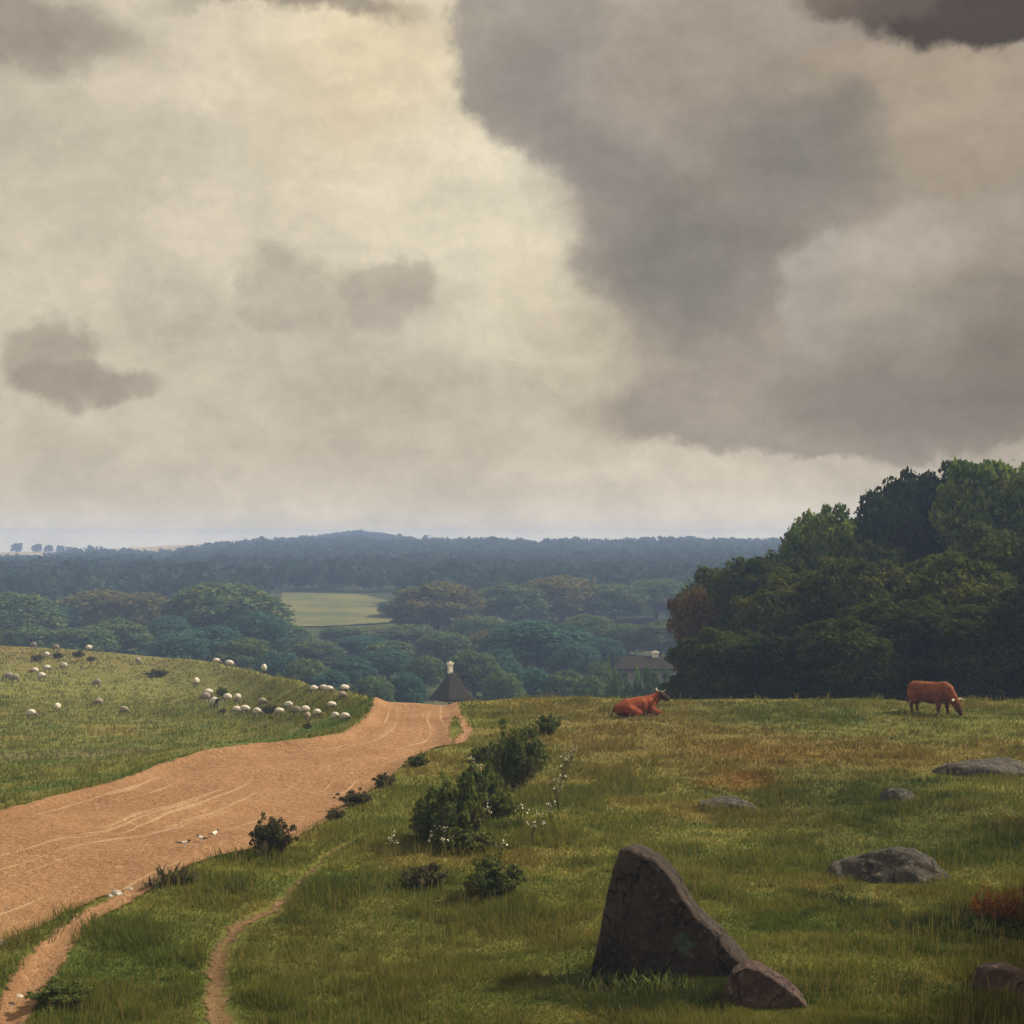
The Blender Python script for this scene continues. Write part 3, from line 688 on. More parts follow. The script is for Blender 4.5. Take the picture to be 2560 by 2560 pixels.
# the belt of trees in the valley
VAL = [  # column, top row, half width, distance, foliage, label
    (30, 1480, 125, 262, 'mid', 'green round tree at the left border behind the upper flock'),
    (150, 1512, 85, 285, 'teal', 'low bluish tree second from the left border behind the upper flock'),
    (260, 1476, 130, 292, 'gold', 'yellowing broad tree behind the left hill, third from the left border'),
    (345, 1480, 95, 285, 'gold', 'yellow topped tree left of the big domed tree'),
    (290, 1545, 90, 240, 'mid', 'grey green tree in front of the two yellowing trees'),
    (430, 1540, 70, 250, 'teal', 'small bluish tree tucked against the left side of the big domed tree'),
    (565, 1455, 150, 262, 'mid', 'big domed green tree behind the crest of the left hill'),
    (520, 1560, 90, 225, 'teal', 'bluish tree in front of the big domed tree, left half'),
    (640, 1530, 85, 235, 'teal', 'bluish tree in front of the big domed tree, right half'),
    (710, 1560, 70, 255, 'mid', 'green tree between the big domed tree and the pale meadow'),
    (790, 1600, 70, 232, 'mid', 'rounded green tree below the left end of the pale meadow'),
    (860, 1565, 70, 280, 'mid', 'green tree at the lower edge of the pale meadow'),
    (940, 1568, 65, 285, 'gold', 'yellow green tree below the right end of the pale meadow'),
    (880, 1640, 60, 190, 'teal', 'bluish tree behind the upper end of the sandy road'),
    (970, 1625, 65, 205, 'teal', 'bluish tree left of the cottage, behind the road'),
    (1030, 1560, 70, 262, 'mid', 'green tree up left of the cottage chimney'),
    (1092, 1450, 120, 300, 'gold', 'tall rounded olive tree straight above the cottage chimney'),
    (1110, 1580, 75, 230, 'mid', 'grey green tree right behind the cottage chimney'),
    (1195, 1540, 70, 265, 'mid', 'green tree up right of the cottage chimney'),
    (1285, 1455, 105, 318, 'mid', 'broad olive tree above and between the cottage and the farmhouse, left of two'),
    (1405, 1440, 115, 325, 'gold', 'broad olive tree above and between the cottage and the farmhouse, right of two'),
    (1345, 1548, 140, 215, 'teal', 'blue green domed tree between the cottage and the farmhouse'),
    (1235, 1620, 65, 195, 'teal', 'small bluish tree just right of the cottage roof'),
    (1440, 1610, 65, 205, 'teal', 'small bluish tree at the right foot of the blue green domed tree'),
    (1470, 1535, 75, 255, 'mid', 'green tree up left of the farmhouse roof'),
    (1535, 1455, 95, 322, 'mid', 'tall green tree well above the left end of the farmhouse'),
    (1570, 1560, 70, 250, 'mid', 'pale green tree directly behind the farmhouse roof'),
    (1640, 1445, 90, 330, 'mid', 'tall green tree above the farmhouse chimney, touching the wood'),
    (1650, 1550, 70, 245, 'mid', 'green tree between the farmhouse chimney and the rust brown tree'),
    (1500, 1655, 42, 180, 'mid', 'small tree covering the left end of the farmhouse'),
    (770, 1645, 62, 178, 'mid', 'grey green tree just left of the top of the road, nearest to the flock'),
    (825, 1672, 55, 165, 'teal', 'low bluish tree peeping over the left end of the road top'),
    (930, 1692, 60, 160, 'mid', 'low green tree peeping over the road top, left of two'),
    (1010, 1682, 55, 166, 'teal', 'low bluish tree peeping over the road top beside the cottage'),
    (1185, 1622, 70, 185, 'mid', 'green tree behind the right slope of the cottage roof'),
    (1255, 1678, 55, 158, 'mid', 'low green tree right of the cottage at the pasture edge'),
    (1330, 1668, 70, 170, 'teal', 'low blue green tree at the pasture edge below the domed one'),
    (1415, 1672, 60, 165, 'mid', 'low green tree at the pasture edge left of the farmhouse'),
    (1475, 1690, 50, 150, 'mid', 'small green tree at the pasture edge close to the farmhouse'),
    (700, 1628, 60, 190, 'teal', 'bluish tree behind the right end of the left hill'),
    (610, 1590, 80, 205, 'mid', 'green tree at the right foot of the big domed tree'),
    (440, 1585, 80, 215, 'teal', 'bluish tree at the left foot of the big domed tree'),
    (200, 1565, 90, 225, 'mid', 'green tree behind the middle of the upper flock'),
    (80, 1560, 90, 225, 'mid', 'green tree behind the left part of the upper flock'),
    (1000, 1500, 60, 340, 'mid', 'green tree at the right end of the pale meadow'),
    (905, 1588, 75, 245, 'teal', 'bluish tree below the middle of the pale meadow'),
    (975, 1600, 70, 228, 'mid', 'green tree up left of the cottage between two bluish ones'),
    (1062, 1640, 55, 190, 'mid', 'green tree just left of the cottage roof'),
    (1225, 1575, 70, 240, 'gold', 'yellowish tree right of and above the cottage roof'),
    (1500, 1590, 65, 225, 'teal', 'bluish tree just up left of the farmhouse roof'),
]
ordv = 0
for px, top, hw, d, leaf, lab in VAL:
    b = at_dist(px, d)
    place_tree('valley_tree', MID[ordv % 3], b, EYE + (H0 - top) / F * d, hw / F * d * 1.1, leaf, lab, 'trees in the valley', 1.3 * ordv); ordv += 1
# a copse and lone trees on the far skyline at the left
for i, (px, top, hw, lab) in enumerate([
        (42, 1358, 24, 'leftmost far tree of the little row on the left skyline'), (92, 1360, 22, 'second far tree in the row on the left skyline'),
        (122, 1363, 22, 'third far tree in the row on the left skyline'), (152, 1364, 20, 'fourth far tree in the row on the left skyline'),
        (176, 1367, 18, 'rightmost far tree of the row on the left skyline'), (225, 1363, 14, 'lone far tree just right of the skyline row'), (253, 1366, 9, 'smallest lone far tree on the left skyline')]):
    b = at_dist(px, 1275)
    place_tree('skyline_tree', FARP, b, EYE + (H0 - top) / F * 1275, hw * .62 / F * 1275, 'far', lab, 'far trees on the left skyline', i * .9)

# the wooded ridge reads as one mass
def far_wood():
    r = np.random.default_rng(77); Vs = []; Ts = []
    n = 4200
    d = r.uniform(345, 1060, n); px = r.uniform(-250, 2900, n)
    keep = np.ones(n, bool)
    keep &= ~((px > 640) & (px < 1030) & (d < 415))
    keep &= ~((px < 230) & (d > 1000))
    px, d = px[keep], d[keep]
    k2 = 300
    px = np.concatenate([px, r.normal(885, 60, k2)]); d = np.concatenate([d, r.uniform(1200, 1300, k2)])
    x = (px - CX) / F * d; z = height(x, d)
    for i in range(len(x)):
        h = r.uniform(6.5, 10.0); rx = r.uniform(3.5, 6.5); m = 46 if d[i] < 800 else 34
        u = r.normal(size=(m, 3)); u /= np.linalg.norm(u, axis=1)[:, None]; u[:, 2] = np.abs(u[:, 2]) * 1.0 - .12
        c = np.array([x[i], d[i], z[i] + h * .35]) + u * np.array([rx, rx, h * .65]) * r.uniform(.75, 1.08, m)[:, None]
        nn = u + r.normal(size=(m, 3)) * .5; nn /= np.linalg.norm(nn, axis=1)[:, None]
        tt = np.cross(nn, r.normal(size=(m, 3))); tt /= np.linalg.norm(tt, axis=1)[:, None]; bb = np.cross(nn, tt)
        s = r.uniform(.9, 1.9, m)[:, None] * (1.0 if d[i] < 800 else 1.25)
        Vs.append(np.stack([c + tt * s, c + bb * s * .7, c - tt * s, c - bb * s * .7], 1).reshape(-1, 3)); Ts.append(np.clip(r.uniform(0, .6) + r.uniform(0, .4, m), 0, 1))
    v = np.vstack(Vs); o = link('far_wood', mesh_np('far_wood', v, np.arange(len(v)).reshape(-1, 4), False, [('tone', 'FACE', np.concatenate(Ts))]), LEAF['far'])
    o['kind'] = 'stuff'; o['label'] = 'blue wooded ridge closing the valley'
far_wood()

# shrubs on and beside the pasture
def shrub_proto(seed, n, nl):
    """a loose bush: a few leaning sprays of foliage of unequal height with gaps between, thinning out at the foot"""
    r = np.random.default_rng(seed); L = []; st = []
    for i in range(nl):
        a = r.uniform(0, 2 * np.pi); lean = r.uniform(.15, 1.0) ** .8; h = (1.08 - .62 * lean ** 1.6) * r.uniform(.6, 1.08)
        tip = np.array([math.cos(a) * lean, math.sin(a) * lean, h])
        st.append(tube([(0, 0, -.1), tip * (.3, .3, .5), tip * .98], [.026, .016, .004], 4))
        for k in range(4):
            q = .42 + .18 * k; jit = r.normal(0, .05, 3)
            L.append((tip * (q ** 1.2, q ** 1.2, q) + jit, r.uniform(.07, .17) * (1.15 - .12 * k)))
    v, f, tn = leaves(L, n, .040, r, 1.0, .45); v[:, 2] = np.maximum(v[:, 2], -.02)
    sv, sf = join(st)
    return dict(leaves=mesh_np('foliage', v, f, False, [('tone', 'FACE', tn)]), stems=mesh_np('stem', sv, sf, True))
SHR = [shrub_proto(91 + i, 10000, 34) for i in range(3)]
BUSH = [  # column, foot row, half width px, height px, foliage, label
    (1290, 1968, 78, 150, 'shrub', 'upper of the two big dark bushes in the middle of the pasture'),
    (1130, 2108, 88, 165, 'shrub', 'lower of the two big dark bushes in the middle of the pasture'),
    (1205, 2025, 62, 115, 'shrub', 'dark bush between the two big ones in mid pasture'),
    (1245, 2045, 60, 70, 'sprig', 'loose yellow green bush filling the gap under the upper big bush'),
    (1165, 2130, 70, 60, 'sprig', 'loose yellow green bush at the right foot of the lower big bush'),
    (1335, 1925, 48, 70, 'sprig', 'loose yellow green bush at the right side of the upper big bush'),
    (1072, 2095, 52, 75, 'sprig', 'loose yellow green bush at the left side of the lower big bush'),
    (1215, 1905, 44, 45, 'sprig', 'loose yellow green bush up left of the upper big bush'),
    (1372, 1832, 40, 45, 'shrub', 'small round dark bush beyond the two big bushes, left of the lying cow'),
    (1320, 1845, 30, 30, 'shrub', 'low bush on the pasture left of the small round dark one'),
    (1235, 2242, 85, 95, 'shrub', 'low spreading dark bush left of the standing stone'),
    (1060, 2215, 70, 55, 'scrub', 'low brown bush left of the low spreading dark bush'),
    (682, 2138, 60, 95, 'scrub', 'round grey bush standing on the lower edge of the sandy road'),
    (1045, 1912, 32, 26, 'shrub', 'first small dark bush on the bank below the road bend'),
    (962, 1966, 36, 32, 'scrub', 'second small brown bush on the bank below the road bend'),
    (885, 2012, 46, 36, 'scrub', 'third small grey brown bush on the road bank'),
    (840, 2048, 30, 24, 'scrub', 'lowest small scrub plant on the road bank above the round grey bush'),
    (92, 1652, 20, 16, 'scrub', 'dark scrub among the upper flock near the left border'),
    (146, 1646, 16, 15, 'scrub', 'second dark scrub among the upper flock'),
    (196, 1642, 18, 16, 'scrub', 'dark scrub at the right end of the upper flock'),
    (228, 1652, 15, 11, 'scrub', 'low brown scrub just below the right end of the upper flock'),
    (390, 1692, 32, 20, 'scrub', 'brown scrub patch high on the middle of the left hill'),
    (556, 1740, 18, 22, 'shrub', 'round dark bush above the left end of the lower flock'),
    (557, 1783, 13, 13, 'scrub', 'small dark scrub beside the foremost sheep of the lower flock'),
    (680, 1784, 28, 22, 'scrub', 'brown scrub in the midst of the lower flock'),
    (768, 1822, 15, 14, 'scrub', 'small dark scrub below the right end of the lower flock'),
    (150, 2512, 90, 60, 'shrub', 'leafy dark clump on the grass edge at the lower left beside the track'),
]
for i, (px, py, hw, hp, leaf, lab) in enumerate(BUSH):
    g = ground(px, py); s = g[1] / F
    o = thing('shrub', g, lab, 'bush', 'bushes', 1.1 * i)
    pr = SHR[i % 3]
    for nm, k, mt in (('foliage', 'leaves', LEAF[leaf]), ('stem', 'stems', bark_m)):
        c = link(nm, pr[k], mt, o); c.scale = (hw * s * 1.12, hw * s * 1.12, hp * s * 1.0)
        c.material_slots[0].link = 'OBJECT'; c.material_slots[0].material = mt

# spiky tuft on the road edge
def tuft(px, py, n, hgt, spread, mat, name, label, wid=.02):
    g = ground(px, py); r = np.random.default_rng(int(px)); V = []; Fq = []
    for i in range(n):
        a = r.uniform(0, 2 * np.pi); q = r.uniform(0, spread); h = hgt * r.uniform(.4, 1.1)
        b = np.array([q * math.cos(a) * 1.6, q * math.sin(a), -.03]); l = np.array([r.normal(0, .35), r.normal(0, .35), 0]) * h
        p = [b, b + l * .3 + (0, 0, h * .6), b + l + (0, 0, h)]; u = np.array([math.cos(a + 1), math.sin(a + 1), 0]) * wid
        k = len(V); V += [p[0] - u * .6, p[0] + u * .6, p[1] + u, p[1] - u, p[2]]; Fq += [(k, k + 1, k + 2, k + 3)]; Fq.append((k + 3, k + 2, k + 4, k + 4))
    q4 = [f for f in Fq if f[2] != f[3]]; t3 = [f[:3] for f in Fq if f[2] == f[3]]
    me = mesh_np(name, np.array(V), [np.array(t3), np.array(q4)], False, [('tone', 'FACE', r.uniform(0, 1, len(Fq)))])
    o = link(name, me, mat); o.location = g; tag(o, label, 'plant'); return o
tuft(440, 2206, 90, .42, .28, LEAF['scrub'], 'weed_tuft', 'spiky grey green weed tuft on the edge of the sandy road', .022)
tuft(390, 2218, 40, .22, .22, LEAF['scrub'], 'weed_tuft', 'flatter dark weed tuft just left of the spiky one on the road edge', .022)
tuft(1480, 2470, 160, .30, .5, LEAF['shrub'], 'grass_tussock', 'dark green tussock at the left foot of the standing stone', .016)
tuft(1640, 2478, 220, .28, .42, LEAF['shrub'], 'grass_tussock', 'dark green tussock under the middle of the standing stone', .016)
tuft(2130, 2262, 120, .25, .4, LEAF['shrub'], 'grass_tussock', 'dark green tussock in front of the broad grey boulder', .016)
tuft(2470, 2330, 150, .26, .5, LEAF['shrub'], 'grass_tussock', 'dark green tussock under the rusty dock plants', .016)

# ------------------------------------------------------------------ rocks
def ico(sub):
    import bmesh
    b = bmesh.new(); bmesh.ops.create_icosphere(b, subdivisions=sub, radius=1)
    v = np.array([q.co[:] for q in b.verts]); f = np.array([[q.index for q in p.verts] for p in b.faces]); b.free(); return v, f
ICO5 = ico(5); ICO3 = ico(3)
def boulder(px, py, hw, hp, depth, mat, seed, label, name='boulder', skew=0.0, cuts=5, lab_cat='rock', rough=.14):
    """a half buried field stone: ellipsoid shaved by planes and weathered"""
    g = ground(px, py); s = g[1] / F; r = np.random.default_rng(seed)
    v, f = ICO5; v = v.copy()
    for i in range(cuts):
        n = r.normal(size=3); n[2] = abs(n[2]); n /= np.linalg.norm(n); lim = r.uniform(.62, .85)
        q = v @ n; over = np.maximum(q - lim, 0); v -= over[:, None] * n * .9
    nrm = v / np.linalg.norm(v, axis=1)[:, None]
    v += nrm * (noise3(v * 1.7, seed) * rough + noise3(v * 5, seed + 1) * rough * .5 + noise3(v * 14, seed + 2) * rough * .2)[:, None]
    v = v * np.array([hw * s, depth, hp * s / .86])
    v[:, 0] += v[:, 2] * skew
    o = link(name, mesh_np(name, v, f, True), mat); o.location = (g[0], g[1] + depth * .5, g[2] - hp * s * .12)
    return tag(o, label, lab_cat)
boulder(1818, 2028, 76, 38, .40, rock_m, 3, 'low rounded grey rock with pale crust above the standing stone')
boulder(2245, 2003, 54, 28, .35, rock_m, 8, 'smallest grey rock, low in the grass between two larger ones')
boulder(2475, 1938, 132, 46, .8, rock_m, 14, 'long dark rock at the right border below the grazing cow', skew=.3)
boulder(2230, 2208, 150, 72, .75, rock_m, 22, 'broad grey boulder with a pale ridge, right of the standing stone', skew=.2)
boulder(2525, 2488, 105, 62, .5, pink_m, 27, 'purplish rock cut by the lower right border of the photo')
boulder(2110, 2196, 62, 36, .35, rock_m, 33, 'small brown rock leaning on the left end of the broad grey boulder')

def slab(outline, base_row, depth, mat, name, label, shift, seed, cat='rock'):
    """upright stone from its worn outline: outline is given in photo units round its foot, then given thickness"""
    g = ground(np.mean([p[0] for p in outline]), base_row); s = g[1] / F
    pts = np.array([((p[0] - CX) / F * g[1] - g[0], (base_row - p[1]) * s) for p in outline])
    # resample outline
    P_ = np.vstack([pts, pts[:1]]); L = np.r_[0, np.cumsum(np.linalg.norm(np.diff(P_, axis=0), axis=1))]
    m = 260; tt = np.linspace(0, L[-1], m, endpoint=False)
    ring = np.stack([np.interp(tt, L, P_[:, 0]), np.interp(tt, L, P_[:, 1])], -1)
    cen = ring.mean(0); V = []; Fq = []
    layers = [(-.5, q) for q in np.linspace(0, .955, 34)] + [(-.48, .985), (-.42, 1.0), (-.30, 1.003), (-.15, 1.0), (0, .995), (.15, .985), (.3, .96), (.42, .92), (.48, .86), (.5, .6), (.5, .3), (.5, 0)]
    for dy, sc in layers:
        q = cen + (ring - cen) * sc
        lean = q[:, 1] * .16
        k = np.stack([q[:, 0] + (dy + .5) * depth * shift[0], dy * depth + lean, q[:, 1] * (1 + (dy + .5) * shift[1])], -1)
        V.append(k)
    V = np.concatenate(V); nl = len(layers)
    rs = np.random.default_rng(seed); ext = np.array([np.ptp(V[:, 0]) / 2, depth / 2, np.ptp(V[:, 2]) / 2]); mid = np.array([(V[:, 0].max() + V[:, 0].min()) / 2, V[:, 1].mean(), (V[:, 2].max() + V[:, 2].min()) / 2])
    for q in range(11):                                   # split faces, mostly across the front
        n = np.array([rs.uniform(-.55, .55), -1.0, rs.uniform(-.25, .65)]); n /= np.linalg.norm(n); lim = rs.uniform(.38, .62)
        d = ((V - mid) / ext) @ n - lim * (abs(n[1]) + .35 * abs(n[0]) + .35 * abs(n[2])); over = np.maximum(d, 0)
        V[:, 1] += over * depth * .55
    for i in range(nl - 1):
        for k in range(m): Fq.append((i * m + k, i * m + (k + 1) % m, (i + 1) * m + (k + 1) % m, (i + 1) * m + k))
    n_ = np.stack([noise3(V * 1.6 + 7 * k, seed + k) for k in range(3)], -1); n2 = np.stack([noise3(V * 5 + 3 * k, seed + 4 + k) for k in range(3)], -1)
    V = V + n_ * np.array([.022, .08, .022]) + n2 * np.array([.022, .05, .022]) + np.stack([noise3(V * 16 + k, seed + 8) for k in range(3)], -1) * .010
    o = link(name, mesh_np(name, V, np.array(Fq), True), mat); o.location = (g[0], g[1] + depth * .3, g[2] - .05)
    return tag(o, label, cat)
slab([(1462, 2480), (1480, 2380), (1512, 2250), (1532, 2160), (1548, 2120), (1570, 2113), (1602, 2124), (1638, 2140), (1672, 2178), (1704, 2238), (1740, 2285), (1790, 2328),
      (1826, 2370), (1862, 2412), (1890, 2470), (1890, 2500), (1470, 2500)], 2450, .95, stone_m, 'standing_stone', 'big dark brown standing stone with a slanting right edge in the foreground', (.26, -.04), 5)
slab([(1800, 2540), (1806, 2470), (1828, 2430), (1862, 2412), (1895, 2418), (1935, 2438), (1975, 2464), (2004, 2492), (2016, 2520), (2010, 2545)], 2515, .55, pink_m, 'fallen_stone', 'reddish slab of stone lying at the right foot of the standing stone', (.2, .05), 12)

# pebbles and birds on the road
for px, py, w_, lab in [(290, 2238, 16, 'larger white stone on the grassy edge of the lower left track'), (274, 2242, 9, 'small white stone just left of the larger white one on the track edge'),
                        (322, 2222, 10, 'pale stone up right of the two white stones on the track edge'), (8, 2360, 16, 'white stone at the left border beside the grass verge'),
                        (45, 2482, 13, 'pale stone in the track at the lower left corner'), (668, 2128, 12, 'pinkish pale stone at the foot of the round grey bush'),
                        (1768, 2372, 7, 'tiny white chip of stone in the grass at the left of the broad boulder')][:6]:
    boulder(px, py, w_, w_ * .75, w_ * .005, pale_m, int(px) + 5, lab, 'pebble', cuts=4, lab_cat='stone', rough=.1)
boulder(22, 2505, 16, 9, .06, dark_stone_m, 66, 'flat dark stone in the track at the lower left corner', 'pebble', lab_cat='stone')

def skin(verts, edges, radii, root=0, sub=2):
    me = bpy.data.meshes.new('tmp'); me.from_pydata([tuple(v) for v in verts], edges, [])
    o = bpy.data.objects.new('tmp', me); col.objects.link(o)
    sk = o.modifiers.new('s', 'SKIN'); sk.use_smooth_shade = True
    lay = me.skin_vertices[0].data if me.skin_vertices else None
    if lay is None:
        bpy.context.view_layer.objects.active = o; lay = me.skin_vertices[0].data
    for i, r_ in enumerate(radii):
        lay[i].radius = (r_, r_) if not isinstance(r_, tuple) else r_; lay[i].use_root = (i == root)
    ss_ = o.modifiers.new('u', 'SUBSURF'); ss_.levels = sub; ss_.render_levels = sub
    dg = bpy.context.evaluated_depsgraph_get(); dg.update()
    res = bpy.data.meshes.new_from_object(o.evaluated_get(dg))
    bpy.data.objects.remove(o); bpy.data.meshes.remove(me)
    for p in res.polygons: p.use_smooth = True
    return res
def chain_mesh(chains, root=0, sub=2):
    """chains: lists of (x,y,z,r); a first entry may be an int = index of an earlier vertex"""
    V = []; E = []; Rr = []
    for ch in chains:
        prev = None
        for e in ch:
            if isinstance(e, int): prev = e; continue
            V.append(e[:3]); Rr.append(e[3]); k = len(V) - 1
            if prev is not None: E.append((prev, k))
            prev = k
    return skin(V, E, Rr, root, sub)

# birds: black and white, walking on the sand
bird_me = chain_mesh([[(0, 0, .09, .038), (.05, 0, .105, .030), (.085, 0, .14, .020), (.105, 0, .150, .020), (.135, 0, .148, .006)], [0, (-.06, 0, .095, .026), (-.13, 0, .10, .010), (-.20, 0, .105, .010)],
                      [0, (.005, .015, .05, .006), (.005, .015, 0, .005)], [0, (.005, -.015, .05, .006), (.005, -.015, 0, .005)]])
for px, py, a, lab in [(462, 2098, 0.1, 'black and white bird, leftmost of the three on the sandy road'), (503, 2086, 2.6, 'black and white bird in the middle of the three on the sandy road'),
                       (536, 2074, 1.0, 'black and white bird, rightmost of the three on the sandy road')]:
    o = link('bird', bird_me, bird_m); o.location = ground(px, py); o.location.z += .03; o.rotation_euler = (0, 0, a); o.scale = (1.0, 1.0, 1.0); tag(o, lab, 'bird', 'birds on the sandy road')

# ------------------------------------------------------------------ flowers and dock
def umbel(px, py, h, seed, label):
    g = ground(px, py); r = np.random.default_rng(seed); o = thing('cow_parsley', g, label, 'wild flower', 'white flowering plants')
    st = []; fl = []
    for i in range(5):
        a = r.uniform(0, 2 * np.pi); q = r.uniform(.03, .16); top = np.array([q * math.cos(a), q * math.sin(a), h * r.uniform(.45, 1.0)])
        st.append(tube([(0, 0, -.05), top * (.45, .45, .55), top], [.011, .008, .005], 4))
        for k in range(5):
            e = top + np.array([r.normal(0, .028), r.normal(0, .028), r.normal(0, .03)]); s = r.uniform(.014, .027)
            u = r.normal(size=3); u /= np.linalg.norm(u); v_ = np.cross(u, r.normal(size=3)); v_ /= np.linalg.norm(v_)
            fl.append((np.array([e + u * s, e + v_ * s, e - u * s, e - v_ * s]), np.array([[0, 1, 2, 3]])))
            st.append(tube([top - (0, 0, .05), e], [.004, .003], 3))
    v, f = join(st); link('stem', mesh_np('stem', v, f, True), stem_m, o)
    v, f = join(fl); link('blossom', mesh_np('blossom', v, f, False), petal_m, o)
FLW = [(1428, 1905, 'topmost white flowering plant of the trail right of the upper big bush'), (1416, 1928, 'second white flowering plant from the top of the trail'),
       (1408, 1950, 'third white flowering plant from the top of the trail'), (1400, 1975, 'fourth white flowering plant from the top of the trail'), (1390, 2000, 'fifth white flowering plant from the top of the trail'),
       (1396, 2028, 'white flowering plant below the middle of the trail'), (1380, 2062, 'white flowering plant near the lower end of the trail'), (1362, 2100, 'lowest white flowering plant of the trail right of the big bushes'),
       (1302, 2070, 'cream flowering plant below the upper big bush'), (1330, 2110, 'cream flowering plant lower right of the lower big bush'),
       (1226, 2060, 'white flowering plant between the two big bushes, lowest of three'), (1205, 1985, 'white flowering plant between the two big bushes, middle of three'),
       (1190, 1935, 'white flowering plant between the two big bushes, topmost of three'), (1085, 2128, 'white flowering plant at the left foot of the lower big bush'),
       (1112, 2142, 'white flowering plant in front of the lower big bush'), (982, 2138, 'lone cream flowering plant left of the lower big bush'),
       (1250, 2150, 'cream flowering plant above the low spreading dark bush')]
for i, (px, py, lab) in enumerate(FLW): umbel(px, py, .48 + .1 * (i % 3), 200 + i, lab)

def dock(px, py, h, seed, label):
    g = ground(px, py); r = np.random.default_rng(seed); o = thing('dock_plant', g, label, 'wild plant', 'rusty dock plants')
    st = []; lob = []
    for i in range(16):
        a = r.uniform(0, 2 * np.pi); q = r.uniform(.05, .42); top = np.array([q * math.cos(a), q * math.sin(a), h * r.uniform(.5, 1.0)])
        st.append(tube([(top[0] * .4, top[1] * .4, -.05), top * (.7, .7, .5), top], [.011, .008, .004], 5))
        for k in range(7): lob.append((top * (.75 + .04 * k, .75 + .04 * k, .40 + .10 * k) + r.normal(0, .02, 3), .060 - .004 * k))
    v, f = join(st); link('stem', mesh_np('stem', v, f, True), dryst_m, o)
    v, f, tn = leaves(lob, 1500, .018, r, 1.3, .5); link('seed_head', mesh_np('seed_head', v, f, False, [('tone', 'FACE', tn)]), LEAF['rust'], o)
dock(2462, 2305, .50, 301, 'shortest rusty dock plant, leftmost of three at the right border')
dock(2515, 2312, .66, 302, 'rusty dock plant in the middle of three at the right border')
dock(2562, 2318, .78, 303, 'tallest rusty dock plant touching the right border')

# ------------------------------------------------------------------ cattle
def grown(chains, voxel=.035, smooth=6):
    """one continuous body: balls along every limb, fused into a single skin"""
    parts = []; bv, bf = ico(2)
    for ch in chains:
        for a, b in zip(ch[:-1], ch[1:]):
            a = np.array((*a, 1.0)[:5], float); b = np.array((*b, 1.0)[:5], float); L = np.linalg.norm(b[:3] - a[:3]); st_ = max(int(L / (min(a[3], b[3]) * .35)), 2)
            for u in np.linspace(0, 1, st_):
                e = a * (1 - u) + b * u; sc_ = np.array([e[3], e[3] * e[4], e[3]]); parts.append((bv * sc_ + e[:3], bf))
    v, f = join(parts); me = mesh_np('tmp', v, f, True)
    o = bpy.data.objects.new('tmp', me); col.objects.link(o)
    m1 = o.modifiers.new('r', 'REMESH'); m1.mode = 'VOXEL'; m1.voxel_size = voxel; m1.use_smooth_shade = True
    m2 = o.modifiers.new('s', 'SMOOTH'); m2.iterations = smooth; m2.factor = .5
    dg = bpy.context.evaluated_depsgraph_get(); dg.update()
    res = bpy.data.meshes.new_from_object(o.evaluated_get(dg)); bpy.data.objects.remove(o); bpy.data.meshes.remove(me)
    for p in res.polygons: p.use_smooth = True
    return res
def leg(x, y, top, knee_x, foot_x, r0=.15):
    return [(x, y, top, r0), (knee_x, y, .36, .085), (knee_x * .5 + foot_x * .5, y, .18, .062), (foot_x, y, .06, .07)]
graze = grown([
    [(-.78, 0, .86, .30, .95), (-.45, 0, .82, .40, .92), (0, 0, .80, .43, .92), (.38, 0, .82, .41, .88), (.62, 0, .92, .33, .80)],
    [(-.80, 0, 1.0, .20, 1.1), (-.3, 0, .99, .22), (.2, 0, 1.0, .22), (.55, 0, 1.08, .20)],
    [(.62, 0, .92, .32, .75), (.86, 0, .74, .22, .8), (1.04, 0, .52, .17, .9)],
    [(1.04, 0, .52, .165), (1.14, 0, .36, .145, .9), (1.25, 0, .16, .10, .9)],
    leg(.50, .20, .60, .52, .56), leg(.46, -.20, .60, .44, .42),
    [(-.76, .19, .72, .24), (-.70, .21, .52, .15), (-.86, .21, .36, .085), (-.84, .21, .18, .06), (-.80, .21, .06, .068)],
    [(-.70, -.19, .72, .24), (-.62, -.21, .52, .15), (-.78, -.21, .36, .085), (-.76, -.21, .18, .06), (-.72, -.21, .06, .068)],
    [(1.00, .12, .60, .05), (.97, .25, .58, .032)], [(1.00, -.12, .60, .05), (.97, -.25, .58, .032)]])
g = ground(2330, 1784)
cow = link('grazing_cow', graze, red_m); tag(cow, 'red brown cow grazing with its head down at the right side of the pasture', 'cow', 'red cattle')
cow.location = g; cow.location.z -= .03; cow.rotation_euler = (0, 0, R(-52)); cow.scale = (1.0, 1.08, 1.02)
v, f = tube([(-1.02, 0, 1.08), (-1.10, 0, .95), (-1.11, 0, .60), (-1.10, 0, .44), (-1.10, 0, .28)], [.05, .032, .026, .055, .01], 7)
link('tail', mesh_np('tail', v, f, True), tail_m, cow)
for sgn in (1, -1):
    v, f = tube([(1.05, .06 * sgn, .64), (1.08, .22 * sgn, .66), (1.16, .33 * sgn, .61), (1.24, .36 * sgn, .65)], [.036, .032, .022, .006], 6)
    link('horn', mesh_np('horn', v, f, True), horn_m, cow)
